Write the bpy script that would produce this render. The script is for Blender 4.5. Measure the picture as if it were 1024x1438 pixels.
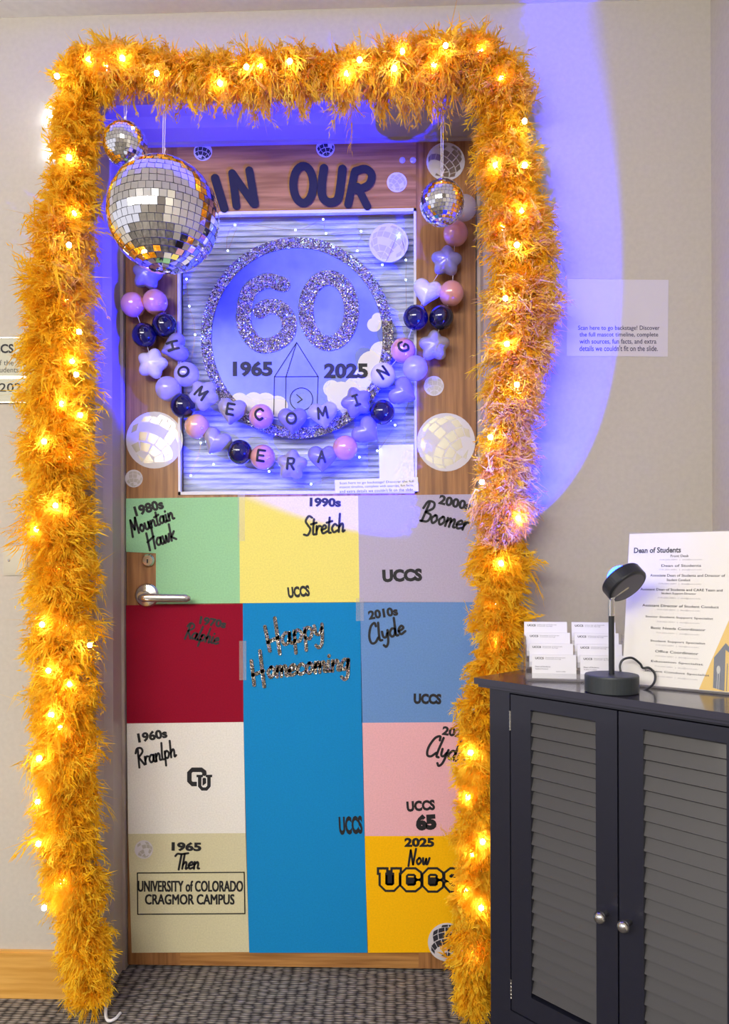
import bpy, math, random
import numpy as np
from mathutils import Vector, Matrix

for o in list(bpy.data.objects):
    bpy.data.objects.remove(o)
C = bpy.context.scene.collection
SC = bpy.context.scene
random.seed(7)
RNG = np.random.default_rng(7)

# ------------------------------------------------------------------ camera
F, CX, CY = 1038.0, 512.0, 795.0
YAW, ROLL = math.radians(1.8), .0035
c_, s_ = math.cos(YAW), math.sin(YAW)
FWD = np.array([-s_, c_, 0.]); R0 = np.array([c_, s_, 0.]); UP0 = np.array([0., 0., 1.])
RT = R0 - ROLL * UP0; UP = UP0 + ROLL * R0
EYE = np.array([0., -1.75, 1.03])
cam_d = bpy.data.cameras.new('camera'); cam = bpy.data.objects.new('camera', cam_d); C.objects.link(cam)
M = Matrix(((RT[0], UP[0], -FWD[0], EYE[0]), (RT[1], UP[1], -FWD[1], EYE[1]), (RT[2], UP[2], -FWD[2], EYE[2]), (0, 0, 0, 1)))
cam.matrix_world = M
cam_d.sensor_fit = 'VERTICAL'; cam_d.sensor_height = 36; cam_d.sensor_width = 25.6
cam_d.lens = F / 1438 * 36
cam_d.shift_y = (CY - 719) / 1438
cam_d.clip_start = .01
SC.camera = cam

def P(x, y, Y):
    """where the plane at depth Y (parallel to the door wall) is seen at photo position x, y"""
    d = FWD + RT * ((x - CX) / F) + UP * ((CY - y) / F)
    return EYE + d * ((Y - EYE[1]) / d[1])
def CW(xc, zc, h):
    p = EYE + R0 * xc + FWD * zc; p[2] = h
    return p

# ------------------------------------------------------------------ world, lights, exposure
w = bpy.data.worlds.new('world'); SC.world = w; w.use_nodes = True
w.node_tree.nodes['Background'].inputs[0].default_value = (.90, .88, 1.0, 1)
w.node_tree.nodes['Background'].inputs[1].default_value = .48
SC.view_settings.view_transform = 'Standard'; SC.view_settings.look = 'None'
SC.view_settings.exposure = 0.88; SC.view_settings.gamma = 1; SC.view_settings.use_curve_mapping = False

def area(name, loc, size, power, col, target):
    l = bpy.data.lights.new(name, 'AREA'); l.shape = 'RECTANGLE'; l.size, l.size_y = size
    l.energy = power; l.color = col
    o = bpy.data.objects.new(name, l); C.objects.link(o); o.location = loc
    o.rotation_euler = (Vector(target) - Vector(loc)).to_track_quat('-Z', 'Y').to_euler()
    return o
area('ceiling_panel_light', (-2.1, -2.5, 2.33), (2.0, 1.6), 52, (1, .93, .80), (-1.5, -1.9, 0))
area('ceiling_panel_light', (-.95, -3.2, 2.33), (2.2, 1.2), 80, (1, .965, .90), (-.6, -.8, .6))
SPOT_AX = np.array([-0.41487, 0.59682, 0.68679])
SPOT_AT = CW(.452, 1.287, 1.0) + SPOT_AX * .036

# ------------------------------------------------------------------ materials
def srgb(r, g, b):
    f = lambda v: (v / 255 / 12.92) if v / 255 <= .04045 else ((v / 255 + .055) / 1.055) ** 2.4
    return (f(r), f(g), f(b), 1)
def mat(name, col, rough=.6, metal=0., spec=None, coat=0., emis=None, estr=0, bump=None, alpha=None):
    m = bpy.data.materials.new(name); m.use_nodes = True
    n = m.node_tree.nodes; b = n['Principled BSDF']; L = m.node_tree.links
    b.inputs['Base Color'].default_value = col
    b.inputs['Roughness'].default_value = rough; b.inputs['Metallic'].default_value = metal
    if spec is not None: b.inputs['Specular IOR Level'].default_value = spec
    if coat: b.inputs['Coat Weight'].default_value = coat; b.inputs['Coat Roughness'].default_value = .06
    if emis: b.inputs['Emission Color'].default_value = emis; b.inputs['Emission Strength'].default_value = estr
    if alpha is not None: b.inputs['Alpha'].default_value = alpha
    if bump:
        sc, st = bump
        tc = n.new('ShaderNodeTexCoord'); no = n.new('ShaderNodeTexNoise'); bu = n.new('ShaderNodeBump')
        no.inputs['Scale'].default_value = sc; no.inputs['Detail'].default_value = 6
        bu.inputs['Strength'].default_value = st; bu.inputs['Distance'].default_value = .002
        L.new(tc.outputs['Object'], no.inputs['Vector']); L.new(no.outputs['Fac'], bu.inputs['Height']); L.new(bu.outputs['Normal'], b.inputs['Normal'])
    return m
def varied(name, c1, c2, scale, rough=.6, stretch=(1, 1, 1), bump=.2, spec=.5, detail=5, dist=.002):
    m = mat(name, c1, rough, spec=spec); n = m.node_tree.nodes; L = m.node_tree.links; b = n['Principled BSDF']
    tc = n.new('ShaderNodeTexCoord'); mp = n.new('ShaderNodeMapping'); mp.inputs['Scale'].default_value = stretch
    no = n.new('ShaderNodeTexNoise'); no.inputs['Scale'].default_value = scale; no.inputs['Detail'].default_value = detail
    cr = n.new('ShaderNodeValToRGB'); cr.color_ramp.elements[0].color = c1; cr.color_ramp.elements[1].color = c2
    cr.color_ramp.elements[0].position = .35; cr.color_ramp.elements[1].position = .65
    bu = n.new('ShaderNodeBump'); bu.inputs['Strength'].default_value = bump; bu.inputs['Distance'].default_value = dist
    ge = n.new('ShaderNodeNewGeometry')
    L.new(ge.outputs['Position'], mp.inputs['Vector']); L.new(mp.outputs[0], no.inputs['Vector']); L.new(no.outputs['Fac'], cr.inputs[0])
    L.new(cr.outputs[0], b.inputs['Base Color']); L.new(no.outputs['Fac'], bu.inputs['Height']); L.new(bu.outputs[0], b.inputs['Normal'])
    return m
def clear(name, tint=(1, 1, 1, 1), gloss=.08, rough=.03, haze=0., hazecol=(.9, .9, .9, 1)):
    m = bpy.data.materials.new(name); m.use_nodes = True; n = m.node_tree.nodes; L = m.node_tree.links
    n.remove(n['Principled BSDF']); out = n['Material Output']
    t = n.new('ShaderNodeBsdfTransparent'); t.inputs[0].default_value = tint
    g = n.new('ShaderNodeBsdfGlossy'); g.inputs['Roughness'].default_value = rough
    mx = n.new('ShaderNodeMixShader'); lw = n.new('ShaderNodeLayerWeight'); lw.inputs[0].default_value = .5; fr = n.new('ShaderNodeMath'); fr.operation = 'POWER'; fr.inputs[1].default_value = 5; L.new(lw.outputs['Facing'], fr.inputs[0])
    ad = n.new('ShaderNodeMath'); ad.operation = 'ADD'; ad.inputs[1].default_value = gloss; ad.use_clamp = True
    L.new(fr.outputs[0], ad.inputs[0]); L.new(ad.outputs[0], mx.inputs[0]); L.new(t.outputs[0], mx.inputs[1]); L.new(g.outputs[0], mx.inputs[2])
    last = mx.outputs[0]
    if haze:
        d = n.new('ShaderNodeBsdfDiffuse'); d.inputs[0].default_value = hazecol
        m2 = n.new('ShaderNodeMixShader'); m2.inputs[0].default_value = haze
        L.new(last, m2.inputs[1]); L.new(d.outputs[0], m2.inputs[2]); last = m2.outputs[0]
    L.new(last, out.inputs[0])
    return m

WALL = varied('wall paint', srgb(186, 179, 168), srgb(191, 184, 173), 90, .85, bump=.05)
CEIL = varied('ceiling paint', srgb(232, 230, 228), srgb(238, 236, 234), 60, .9, bump=.05)
FRAME = mat('frame paint', srgb(178, 164, 154), .42, bump=(200, .05))
OAKV = varied('oak grain upright', srgb(128, 84, 46), srgb(172, 120, 70), 11, .45, (9, 9, .5), .06)
OAKH = varied('oak grain level', srgb(146, 98, 50), srgb(186, 134, 74), 11, .45, (.5, 9, 9), .06)
BASE = varied('oak baseboard', srgb(200, 145, 62), srgb(222, 170, 88), 9, .4, (.5, 9, 9), .05)
CHROME = mat('satin metal', srgb(205, 203, 198), .22, 1)
NICKEL = mat('brushed nickel plate', srgb(188, 180, 160), .38, .7)
BLK = mat('black lacquer', srgb(30, 31, 44), .33, coat=.15)
SLATM = mat('slat lacquer', srgb(62, 60, 60), .42, coat=.1)
BLACKINK = mat('black ink', (.008, .008, .011, 1), .6)
NAVY = mat('navy foam', srgb(14, 13, 38), .7)
DARKGAP = mat('dark recess', (.004, .004, .005, 1), .9)
WHITEP = mat('white paper', srgb(238, 236, 232), .6)
WHITEPL = mat('white plastic', srgb(235, 235, 238), .35)
MIRROR = mat('mirror glass', (.93, .93, .93, 1), .035, 1)
CORE = mat('foam core', srgb(120, 118, 125), .7)
STRINGM = mat('white cord', srgb(220, 215, 225), .7)
LED = mat('led', (1, 1, 1, 1), .4, emis=(.82, .90, 1, 1), estr=55)
LEDW = mat('small led', (1, 1, 1, 1), .4, emis=(.40, .80, 1, 1), estr=22)
LAMPGLOW = mat('lamp glow', (.1, .1, .5, 1), .3, emis=(.006, .03, 1, 1), estr=20)
WIRE = mat('copper wire', srgb(190, 150, 110), .4, 1)
BLACKPL = mat('black plastic', srgb(30, 32, 38), .38)
ACRYL = clear('acrylic', gloss=.06, haze=.06)
GLASS = clear('frosted window glass', gloss=.015, rough=.5)
TAPE = clear('clear tape', gloss=.06, rough=.15, haze=.10)

def glitter(name, scale):
    m = mat(name, (.8, .8, .8, 1),   .3, .9); n = m.node_tree.nodes; L = m.node_tree.links; b = n['Principled BSDF']
    ge = n.new('ShaderNodeNewGeometry'); v = n.new('ShaderNodeTexVoronoi'); v.inputs['Scale'].default_value = scale
    L.new(ge.outputs['Position'], v.inputs['Vector'])
    sub = n.new('ShaderNodeVectorMath'); sub.operation = 'SUBTRACT'; sub.inputs[1].default_value = (.5, .5, .5)
    scl = n.new('ShaderNodeVectorMath'); scl.operation = 'SCALE'; scl.inputs['Scale'].default_value = 1.5
    add = n.new('ShaderNodeVectorMath'); add.operation = 'ADD'; nor = n.new('ShaderNodeVectorMath'); nor.operation = 'NORMALIZE'
    L.new(v.outputs['Color'], sub.inputs[0]); L.new(sub.outputs[0], scl.inputs[0]); L.new(scl.outputs[0], add.inputs[0])
    L.new(ge.outputs['Normal'], add.inputs[1]); L.new(add.outputs[0], nor.inputs[0]); L.new(nor.outputs[0], b.inputs['Normal'])
    cr = n.new('ShaderNodeValToRGB'); cr.color_ramp.elements[0].color = srgb(66, 63, 66); cr.color_ramp.elements[1].color = srgb(255, 250, 230)
    cr.color_ramp.elements[0].position = .25; cr.color_ramp.elements[1].position = .7
    sp = n.new('ShaderNodeSeparateColor'); L.new(v.outputs['Color'], sp.inputs[0]); L.new(sp.outputs[1], cr.inputs[0]); L.new(cr.outputs[0], b.inputs['Base Color'])
    return m
GLIT = glitter('silver glitter', 520)

# ------------------------------------------------------------------ object helpers
def link(name, V, Fc, mats, parent=None, origin=None, smooth=False, mi=None):
    V = np.asarray(V, dtype=float)
    if origin is None:
        lo, hi = V.min(0), V.max(0); origin = np.array([(lo[0] + hi[0]) / 2, (lo[1] + hi[1]) / 2, lo[2]])
    origin = np.asarray(origin, dtype=float)
    me = bpy.data.meshes.new(name); me.from_pydata((V - origin).tolist(), [], Fc)
    for m in (mats if isinstance(mats, (list, tuple)) else [mats]): me.materials.append(m)
    if mi is not None: me.polygons.foreach_set('material_index', mi)
    if smooth: me.polygons.foreach_set('use_smooth', [True] * len(me.polygons))
    me.update()
    o = bpy.data.objects.new(name, me); C.objects.link(o)
    o['_w'] = origin.tolist()
    if parent:
        o.parent = parent; o.location = origin - np.array(list(parent['_w']))
    else: o.location = origin
    return o
def empty(name, loc, label=None, cat=None, group=None, kind=None):
    o = bpy.data.objects.new(name, None); C.objects.link(o); o.location = loc; o['_w'] = [float(v) for v in loc]
    o.empty_display_size = .02
    tag(o, label, cat, group, kind); return o
def tag(o, label=None, cat=None, group=None, kind=None):
    if label: o['label'] = label
    if cat: o['category'] = cat
    if group: o['group'] = group
    if kind: o['kind'] = kind
    return o
class MB:
    def __init__(s): s.V = []; s.F = []; s.mi = []
    def add(s, V, Fc, m=0):
        k = len(s.V); s.V += [tuple(float(a) for a in v) for v in V]; s.F += [tuple(i + k for i in f) for f in Fc]; s.mi += [m] * len(Fc); return s
    def box(s, lo, hi, m=0, T=None):
        x0, y0, z0 = lo; x1, y1, z1 = hi
        V = [(x, y, z) for z in (z0, z1) for y in (y0, y1) for x in (x0, x1)]
        if T: V = [T(*v) for v in V]
        return s.add(V, [(0, 2, 3, 1), (4, 5, 7, 6), (0, 1, 5, 4), (2, 6, 7, 3), (0, 4, 6, 2), (1, 3, 7, 5)], m)
    def prism(s, pts, T, h0, h1, m=0):
        """outline pts (2d) on the surface mapping T(x,y,h) raised from h0 to h1"""
        n = len(pts); V = [T(x, y, h0) for x, y in pts] + [T(x, y, h1) for x, y in pts]
        return s.add(V, [tuple(range(n)), tuple(range(2 * n - 1, n - 1, -1))] + [(i, (i + 1) % n, n + (i + 1) % n, n + i) for i in range(n)], m)
    def lathe(s, prof, at, ax, m=0, n=24):
        at = Vector(at); ax = Vector(ax).normalized(); a = ax.orthogonal().normalized(); b = ax.cross(a)
        V = []; Fc = []
        for r, t in prof:
            for k in range(n):
                g = 2 * math.pi * k / n; V.append(at + ax * t + (a * math.cos(g) + b * math.sin(g)) * r)
        for j in range(len(prof) - 1):
            for k in range(n):
                k2 = (k + 1) % n; Fc.append((j * n + k, j * n + k2, (j + 1) * n + k2, (j + 1) * n + k))
        Fc.append(tuple(range(n - 1, -1, -1))); Fc.append(tuple((len(prof) - 1) * n + k for k in range(n)))
        return s.add(V, Fc, m)
    def tube(s, pts, r, m=0, n=6):
        pts = [Vector(p) for p in pts]; V = []; Fc = []
        a = None
        for i, p in enumerate(pts):
            d = (pts[min(i + 1, len(pts) - 1)] - pts[max(i - 1, 0)]).normalized()
            if a is None: a = d.orthogonal().normalized()
            a = (a - d * a.dot(d)); a = a.normalized() if a.length > 1e-6 else d.orthogonal().normalized()
            b = d.cross(a)
            for k in range(n):
                g = 2 * math.pi * k / n; V.append(p + (a * math.cos(g) + b * math.sin(g)) * r)
        for j in range(len(pts) - 1):
            for k in range(n):
                k2 = (k + 1) % n; Fc.append((j * n + k, j * n + k2, (j + 1) * n + k2, (j + 1) * n + k))
        Fc.append(tuple(range(n - 1, -1, -1))); Fc.append(tuple((len(pts) - 1) * n + k for k in range(n)))
        return s.add(V, Fc, m)
    def ball(s, c, r, m=0, n=12, k=8, sq=(1, 1, 1)):
        prof = [(r * math.sin(math.pi * (j + .001 if j == 0 else (k - .001 if j == k else j)) / k), -r * math.cos(math.pi * j / k)) for j in range(k + 1)]
        q = MB().lathe(prof, (0, 0, 0), (0, 0, 1), m, n)
        return s.add([(v[0] * sq[0] + c[0], v[1] * sq[1] + c[1], v[2] * sq[2] + c[2]) for v in q.V], q.F, m)
    def link(s, name, mats, parent=None, smooth=False, origin=None):
        return link(name, s.V, s.F, mats, parent, origin, smooth, s.mi)

def catmull(pts, n=6, closed=False):
    p = [np.array(q, float) for q in pts]
    if len(p) < 3: return [tuple(q) for q in p]
    out = []; N = len(p)
    rng = range(N if closed else N - 1)
    for i in rng:
        a = p[(i - 1) % N] if (closed or i > 0) else 2 * p[0] - p[1]; b = p[i]; c = p[(i + 1) % N]
        d = p[(i + 2) % N] if (closed or i + 2 < N) else 2 * p[-1] - p[-2]
        for k in range(n):
            t = k / n; out.append(.5 * ((2 * b) + (-a + c) * t + (2 * a - 5 * b + 4 * c - d) * t * t + (-a + 3 * b - 3 * c + d) * t ** 3))
    if not closed: out.append(p[-1])
    return [tuple(q) for q in out]
def ribbon(mb, pts, wd, T, h0, h1, m=0, closed=False, caps=True):
    """a raised stroke of width wd along pts (2d) with rounded ends"""
    p = [np.array(q, float) for q in pts]
    q = []
    for a in p:
        if not q or np.linalg.norm(a - q[-1]) > 1e-6: q.append(a)
    p = q
    if len(p) < 2: p = [p[0], p[0] + np.array([.01, 0])]
    ws = [wd / 2] * len(p)
    if not closed and caps:
        d0 = (p[0] - p[1]) / np.linalg.norm(p[0] - p[1]); d1 = (p[-1] - p[-2]) / np.linalg.norm(p[-1] - p[-2])
        ang = [80, 50, 25]
        p = [p[0] + d0 * wd / 2 * math.sin(math.radians(a)) for a in ang] + p + [p[-1] + d1 * wd / 2 * math.sin(math.radians(a)) for a in ang[::-1]]
        ws = [wd / 2 * math.cos(math.radians(a)) for a in ang] + ws + [wd / 2 * math.cos(math.radians(a)) for a in ang[::-1]]
    V = []; N = len(p)
    for i in range(N):
        a = p[(i - 1) % N] if closed or i > 0 else p[i]; b = p[(i + 1) % N] if closed or i < N - 1 else p[i]
        d = b - a; d /= max(np.linalg.norm(d), 1e-9); nn = np.array([-d[1], d[0]])
        l = p[i] + nn * ws[i]; r = p[i] - nn * ws[i]
        V += [T(l[0], l[1], h0), T(l[0], l[1], h1), T(r[0], r[1], h1), T(r[0], r[1], h0)]
    Fc = []
    for i in range(N if closed else N - 1):
        a = 4 * i; b = 4 * ((i + 1) % N)
        Fc += [(a, b, b + 1, a + 1), (a + 1, b + 1, b + 2, a + 2), (a + 2, b + 2, b + 3, a + 3)]
    if not closed: Fc += [(0, 1, 2, 3), (4 * N - 4, 4 * N - 1, 4 * N - 2, 4 * N - 3)]
    mb.add(V, Fc, m)
def plane(Y):
    """door-wall parallel surface: photo position + height off the surface -> world"""
    return lambda x, y, h: P(x, y, Y - h)

# handwriting: strokes in a box where 1 = capital height
G = {
 'a': (.5, [[(.38,.38),(.2,.46),(.04,.25),(.12,.03),(.3,.1),(.38,.4)], [(.38,.44),(.36,.1),(.46,.0),(.55,.08)]]),
 'c': (.43, [[(.38,.36),(.22,.46),(.04,.25),(.16,.01),(.42,.1)]]),
 'd': (.52, [[(.38,.38),(.2,.46),(.04,.25),(.12,.03),(.3,.1),(.38,.4)], [(.42,1.0),(.38,.1),(.5,.0)]]),
 'e': (.42, [[(.04,.2),(.34,.3),(.24,.46),(.05,.28),(.14,.01),(.42,.1)]]),
 'g': (.5, [[(.38,.38),(.2,.46),(.04,.25),(.12,.03),(.3,.1),(.38,.4)], [(.38,.44),(.36,-.25),(.2,-.42),(.06,-.3)]]),
 'h': (.48, [[(.12,1),(.06,0)], [(.07,.25),(.25,.45),(.34,.35),(.32,.0),(.45,.05)]]),
 'i': (.24, [[(.08,.45),(.08,.05),(.2,.02)], [(.1,.66),(.11,.69)]]),
 'k': (.45, [[(.12,1),(.06,0)], [(.35,.5),(.1,.22)], [(.1,.22),(.4,0)]]),
 'l': (.22, [[(.14,1),(.06,.1),(.2,.0)]]),
 'm': (.62, [[(.05,.45),(.05,0)], [(.06,.25),(.2,.45),(.27,.35),(.27,0)], [(.28,.25),(.42,.45),(.5,.35),(.5,.05),(.6,.02)]]),
 'n': (.46, [[(.05,.45),(.05,0)], [(.06,.25),(.24,.45),(.33,.33),(.32,.05),(.44,.02)]]),
 'o': (.45, [[(.2,.46),(.05,.25),(.18,.01),(.36,.2),(.28,.43),(.18,.45)]]),
 'p': (.45, [[(.08,.45),(.04,-.4)], [(.06,.3),(.22,.46),(.38,.28),(.25,.02),(.07,.1)]]),
 'r': (.34, [[(.05,.45),(.05,0)], [(.06,.22),(.18,.43),(.32,.42)]]),
 's': (.34, [[(.3,.4),(.14,.45),(.08,.32),(.26,.18),(.2,.02),(.03,.05)]]),
 't': (.28, [[(.15,.85),(.1,.08),(.24,.0)], [(-.04,.58),(.32,.64)]]),
 'u': (.48, [[(.05,.45),(.06,.08),(.22,.03),(.34,.2),(.35,.45)], [(.35,.45),(.36,.05),(.46,.02)]]),
 'w': (.56, [[(.04,.45),(.1,.05),(.2,.05),(.28,.4)], [(.28,.4),(.33,.05),(.42,.05),(.52,.45)]]),
 'y': (.44, [[(.05,.45),(.08,.15),(.22,.1),(.34,.3)], [(.38,.45),(.3,-.2),(.14,-.42),(.02,-.3)]]),
 'M': (.66, [[(.0,-.1),(.15,1)], [(.15,1),(.3,.3)], [(.3,.3),(.55,1.05)], [(.55,1.05),(.55,0)]]),
 'H': (.62, [[(.08,.95),(.06,-.1)], [(.52,1.15),(.46,-.1)], [(.02,.42),(.55,.62)]]),
 'S': (.5, [[(.52,.95),(.3,1.05),(.1,.8),(.25,.55),(.42,.3),(.25,.0),(.0,.05)]]),
 'B': (.56, [[(.2,1.05),(.1,0)], [(-.05,.7),(.1,1.1),(.45,1.1),(.5,.8),(.15,.52)], [(.15,.52),(.5,.4),(.42,.05),(.02,.0)]]),
 'C': (.52, [[(.5,.85),(.45,1.05),(.2,.9),(.02,.4),(.08,.02),(.3,-.02),(.52,.2)]]),
 'R': (.55, [[(.15,1),(.08,-.1)], [(-.05,.8),(.1,1.05),(.4,1.02),(.48,.78),(.12,.5)], [(.15,.5),(.5,0)]]),
 'T': (.42, [[(.3,.95),(.22,-.05)], [(-.15,.85),(.0,1.0),(.3,.98),(.8,1.04)]]),
 'N': (.58, [[(.05,-.1),(.08,1)], [(.08,1),(.38,0)], [(.38,0),(.46,1.1)]]),
}
def script(mb, text, x, y, width, cap, ang, wd, T, h0, h1, m=0, slant=.12):
    tot = sum(G[t][0] for t in text); sx = width / tot; a = math.radians(ang); u = 0
    for t in text:
        adv, strokes = G[t]
        for st in strokes:
            q = []
            for (gx, gy) in catmull(st, 5):
                lx = (u + gx) * sx + slant * gy * cap; ly = -gy * cap
                q.append((x + lx * math.cos(a) - ly * math.sin(a), y + lx * math.sin(a) + ly * math.cos(a)))
            ribbon(mb, q, wd, T, h0, h1, m)
        u += adv
_tx = {}
def textgeo(body, bold):
    if (body, bold) in _tx: return _tx[(body, bold)]
    cu = bpy.data.curves.new('t', 'FONT'); cu.body = body; cu.resolution_u = 3; cu.offset = bold; cu.dimensions = '2D'; cu.fill_mode = 'BOTH'
    o = bpy.data.objects.new('t', cu); C.objects.link(o); dg = bpy.context.evaluated_depsgraph_get()
    me = bpy.data.meshes.new_from_object(o.evaluated_get(dg))
    V = np.array([v.co[:2] for v in me.vertices]); Fc = [tuple(p.vertices) for p in me.polygons]
    bpy.data.objects.remove(o); bpy.data.meshes.remove(me); bpy.data.curves.remove(cu)
    lo, hi = V.min(0), V.max(0); V = (V - lo) / (hi - lo)
    _tx[(body, bold)] = (V, Fc); return V, Fc
def txt(mb, body, x0, y0, x1, y1, T, h, rot=0, bold=.0, m=0):
    V, Fc = textgeo(body, bold); cx, cy = (x0 + x1) / 2, (y0 + y1) / 2; a = math.radians(rot); out = []
    for u, v in V:
        lx = (u - .5) * (x1 - x0); ly = (.5 - v) * (y1 - y0)
        out.append(T(cx + lx * math.cos(a) - ly * math.sin(a), cy + lx * math.sin(a) + ly * math.cos(a), h))
    mb.add(out, Fc, m)
def circ(cx, cy, rx, ry=None, n=40):
    ry = ry or rx
    return [(cx + rx * math.cos(2 * math.pi * k / n), cy + ry * math.sin(2 * math.pi * k / n)) for k in range(n)]

# ================================================================== the setting
YD = .13                                   # door face
DL, DR, DT = -.672, .226, 2.108            # door opening
XC = .758                                  # right corner of the room
b = MB(); b.box((-3.2, 0, 0), (-.742, .2, 2.55)); b.box((.30, 0, 0), (XC + .1, .2, 2.55)); b.box((-.742, 0, 2.17), (.30, .2, 2.55))
tag(b.link('wall_back', WALL), kind='structure')
b = MB(); b.box((XC, -4.6, 0), (XC + .1, 0, 2.55)); tag(b.link('wall_right', WALL), kind='structure')
b = MB(); b.box((-3.2, -4.7, 0), (XC + .1, -4.6, 2.55)); tag(b.link('wall_front', WALL), kind='structure')
b = MB(); b.box((-3.2, -4.6, 2.352), (XC, 0, 2.45)); tag(b.link('ceiling', CEIL), kind='structure')

# carpet with low ribs
def carpet():
    m = mat('ribbed carpet', srgb(74, 70, 68), .95, spec=.1); n = m.node_tree.nodes; L = m.node_tree.links; bb = n['Principled BSDF']
    ge = n.new('ShaderNodeNewGeometry'); mp = n.new('ShaderNodeMapping'); mp.inputs['Scale'].default_value = (42, 118, 1)
    vo = n.new('ShaderNodeTexVoronoi'); vo.inputs['Scale'].default_value = 1; vo.inputs['Randomness'].default_value = .35
    cr = n.new('ShaderNodeValToRGB'); e = cr.color_ramp.elements
    e[0].color = srgb(178, 170, 160); e[1].color = srgb(72, 69, 68); e[0].position = .15; e[1].position = .62
    no = n.new('ShaderNodeTexNoise'); no.inputs['Scale'].default_value = 900
    mx = n.new('ShaderNodeMix'); mx.data_type = 'RGBA'; mx.blend_type = 'MULTIPLY'; mx.inputs[0].default_value = .4
    bu = n.new('ShaderNodeBump'); bu.inputs['Strength'].default_value = 1; bu.inputs['Distance'].default_value = -.004
    L.new(ge.outputs['Position'], mp.inputs[0]); L.new(mp.outputs[0], vo.inputs['Vector']); L.new(vo.outputs['Distance'], cr.inputs[0])
    L.new(ge.outputs['Position'], no.inputs['Vector']); L.new(cr.outputs[0], mx.inputs[6]); L.new(no.outputs['Color'], mx.inputs[7])
    L.new(mx.outputs[2], bb.inputs['Base Color']); L.new(vo.outputs['Distance'], bu.inputs['Height']); L.new(bu.outputs[0], bb.inputs['Normal'])
    return m
b = MB(); b.box((-3.2, -4.6, -.05), (XC, .2, 0)); tag(b.link('floor', carpet()), kind='structure')
b = MB(); b.box((-3.2, -.012, .0), (-.745, 0, .108)); b.box((-3.2, -.009, .108), (-.745, 0, .112)); tag(b.link('baseboard_left', BASE), kind='structure')
b = MB(); b.box((.275, -.012, 0), (XC, 0, .112)); tag(b.link('baseboard_right', BASE), kind='structure')

# hollow metal door frame, stepped profile (x inwards, y deep)
prof = [(-.742, -.012), (-.695, -.012), (-.695, .035), (-.681, .06), (-.681, .118), (-.674, .118), (-.674, .18), (-.742, .18)]
cxd = (DL + DR) / 2
fr = empty('trim_1', (cxd, 0, 0), kind='structure')
for sgn in (1, -1):
    V = []; n = len(prof)
    for z in (0, 1):
        for (x, y) in prof:
            off = x - DL                                       # negative, outwards from the opening
            X = DL + off if sgn == 1 else DR - off
            V.append((X, y, 0 if z == 0 else DT - .004 - off))
    Fc = [tuple(range(n)), tuple(range(2 * n - 1, n - 1, -1))] + [(i, (i + 1) % n, n + (i + 1) % n, n + i) for i in range(n)]
    link('jamb', V, Fc, FRAME, fr)
V = []; n = len(prof)
for sgn in (1, -1):
    for (x, y) in prof:
        off = x - DL; V.append(((DL + off) if sgn == 1 else (DR - off), y, DT - .004 - off))
link('header', V, [tuple(range(n)), tuple(range(2 * n - 1, n - 1, -1))] + [(i, (i + 1) % n, n + (i + 1) % n, n + i) for i in range(n)], FRAME, fr)

# door leaf: stiles, rails, glass light
door = empty('door_1', (cxd, YD, .008), kind='structure')
WX0, WX1 = P(250, 480, YD)[0], P(585, 480, YD)[0]; WZ1 = P(420, 296, YD)[2]; WZ0 = P(420, 694, YD)[2]
SX0, SX1 = P(248, 1350, YD)[0] , P(608, 1350, YD)[0]
def dbox(name, x0, x1, z0, z1, m, y0=YD, y1=YD + .042, par=door):
    return MB().box((x0, y0, z0), (x1, y1, z1)).link(name, m, par)
dbox('stile', DL + .001, WX0, .008, DT, OAKV); dbox('stile', WX1, DR - .001, .008, DT, OAKV)
dbox('rail', WX0, WX1, WZ1, DT, OAKH); dbox('rail', WX0, WX1, .008, .17, OAKH); dbox('door_core', WX0, WX1, .17, WZ0, OAKV)
b = MB()
for lo, hi in (((WX0, YD - .003, WZ1 - .008), (WX1, YD + .01, WZ1)), ((WX0, YD - .003, WZ0), (WX1, YD + .01, WZ0 + .008)),
               ((WX0, YD - .003, WZ0), (WX0 + .006, YD + .01, WZ1)), ((WX1 - .006, YD - .003, WZ0), (WX1, YD + .01, WZ1))): b.box(lo, hi)
b.link('glazing_bead', mat('bead white', srgb(225, 222, 235), .5), door)
dbox('pane', WX0, WX1, WZ0, WZ1, GLASS, YD + .008, YD + .012)
# blind right behind the glass
bl = empty('window_blind', ((WX0 + WX1) / 2, YD + .03, WZ0), 'white horizontal slat blind behind the door glass, blue light mixed into its colour', 'blind')
BLM = varied('blind vinyl with painted blue light', srgb(150, 160, 205), srgb(206, 212, 240), 22, .4, (.6, 1, 6), .05)  # white slats; the blue light falling on them is part of this colour
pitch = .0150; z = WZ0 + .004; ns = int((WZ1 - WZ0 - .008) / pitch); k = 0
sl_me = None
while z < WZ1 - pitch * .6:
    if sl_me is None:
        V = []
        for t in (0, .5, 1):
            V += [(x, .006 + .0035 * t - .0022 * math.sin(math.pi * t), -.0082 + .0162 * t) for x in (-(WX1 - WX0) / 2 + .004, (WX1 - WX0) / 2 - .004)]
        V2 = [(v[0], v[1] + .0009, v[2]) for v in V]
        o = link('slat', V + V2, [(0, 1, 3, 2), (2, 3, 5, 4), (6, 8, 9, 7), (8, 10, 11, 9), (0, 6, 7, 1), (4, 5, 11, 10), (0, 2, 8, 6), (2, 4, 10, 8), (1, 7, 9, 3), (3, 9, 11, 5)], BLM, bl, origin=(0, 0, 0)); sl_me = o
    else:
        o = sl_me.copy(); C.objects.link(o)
    o.location = (0, 0, z - WZ0 + .006); o.rotation_euler = (random.uniform(-.10, .10), random.uniform(-.001, .001), 0); z += pitch; k += 1
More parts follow.
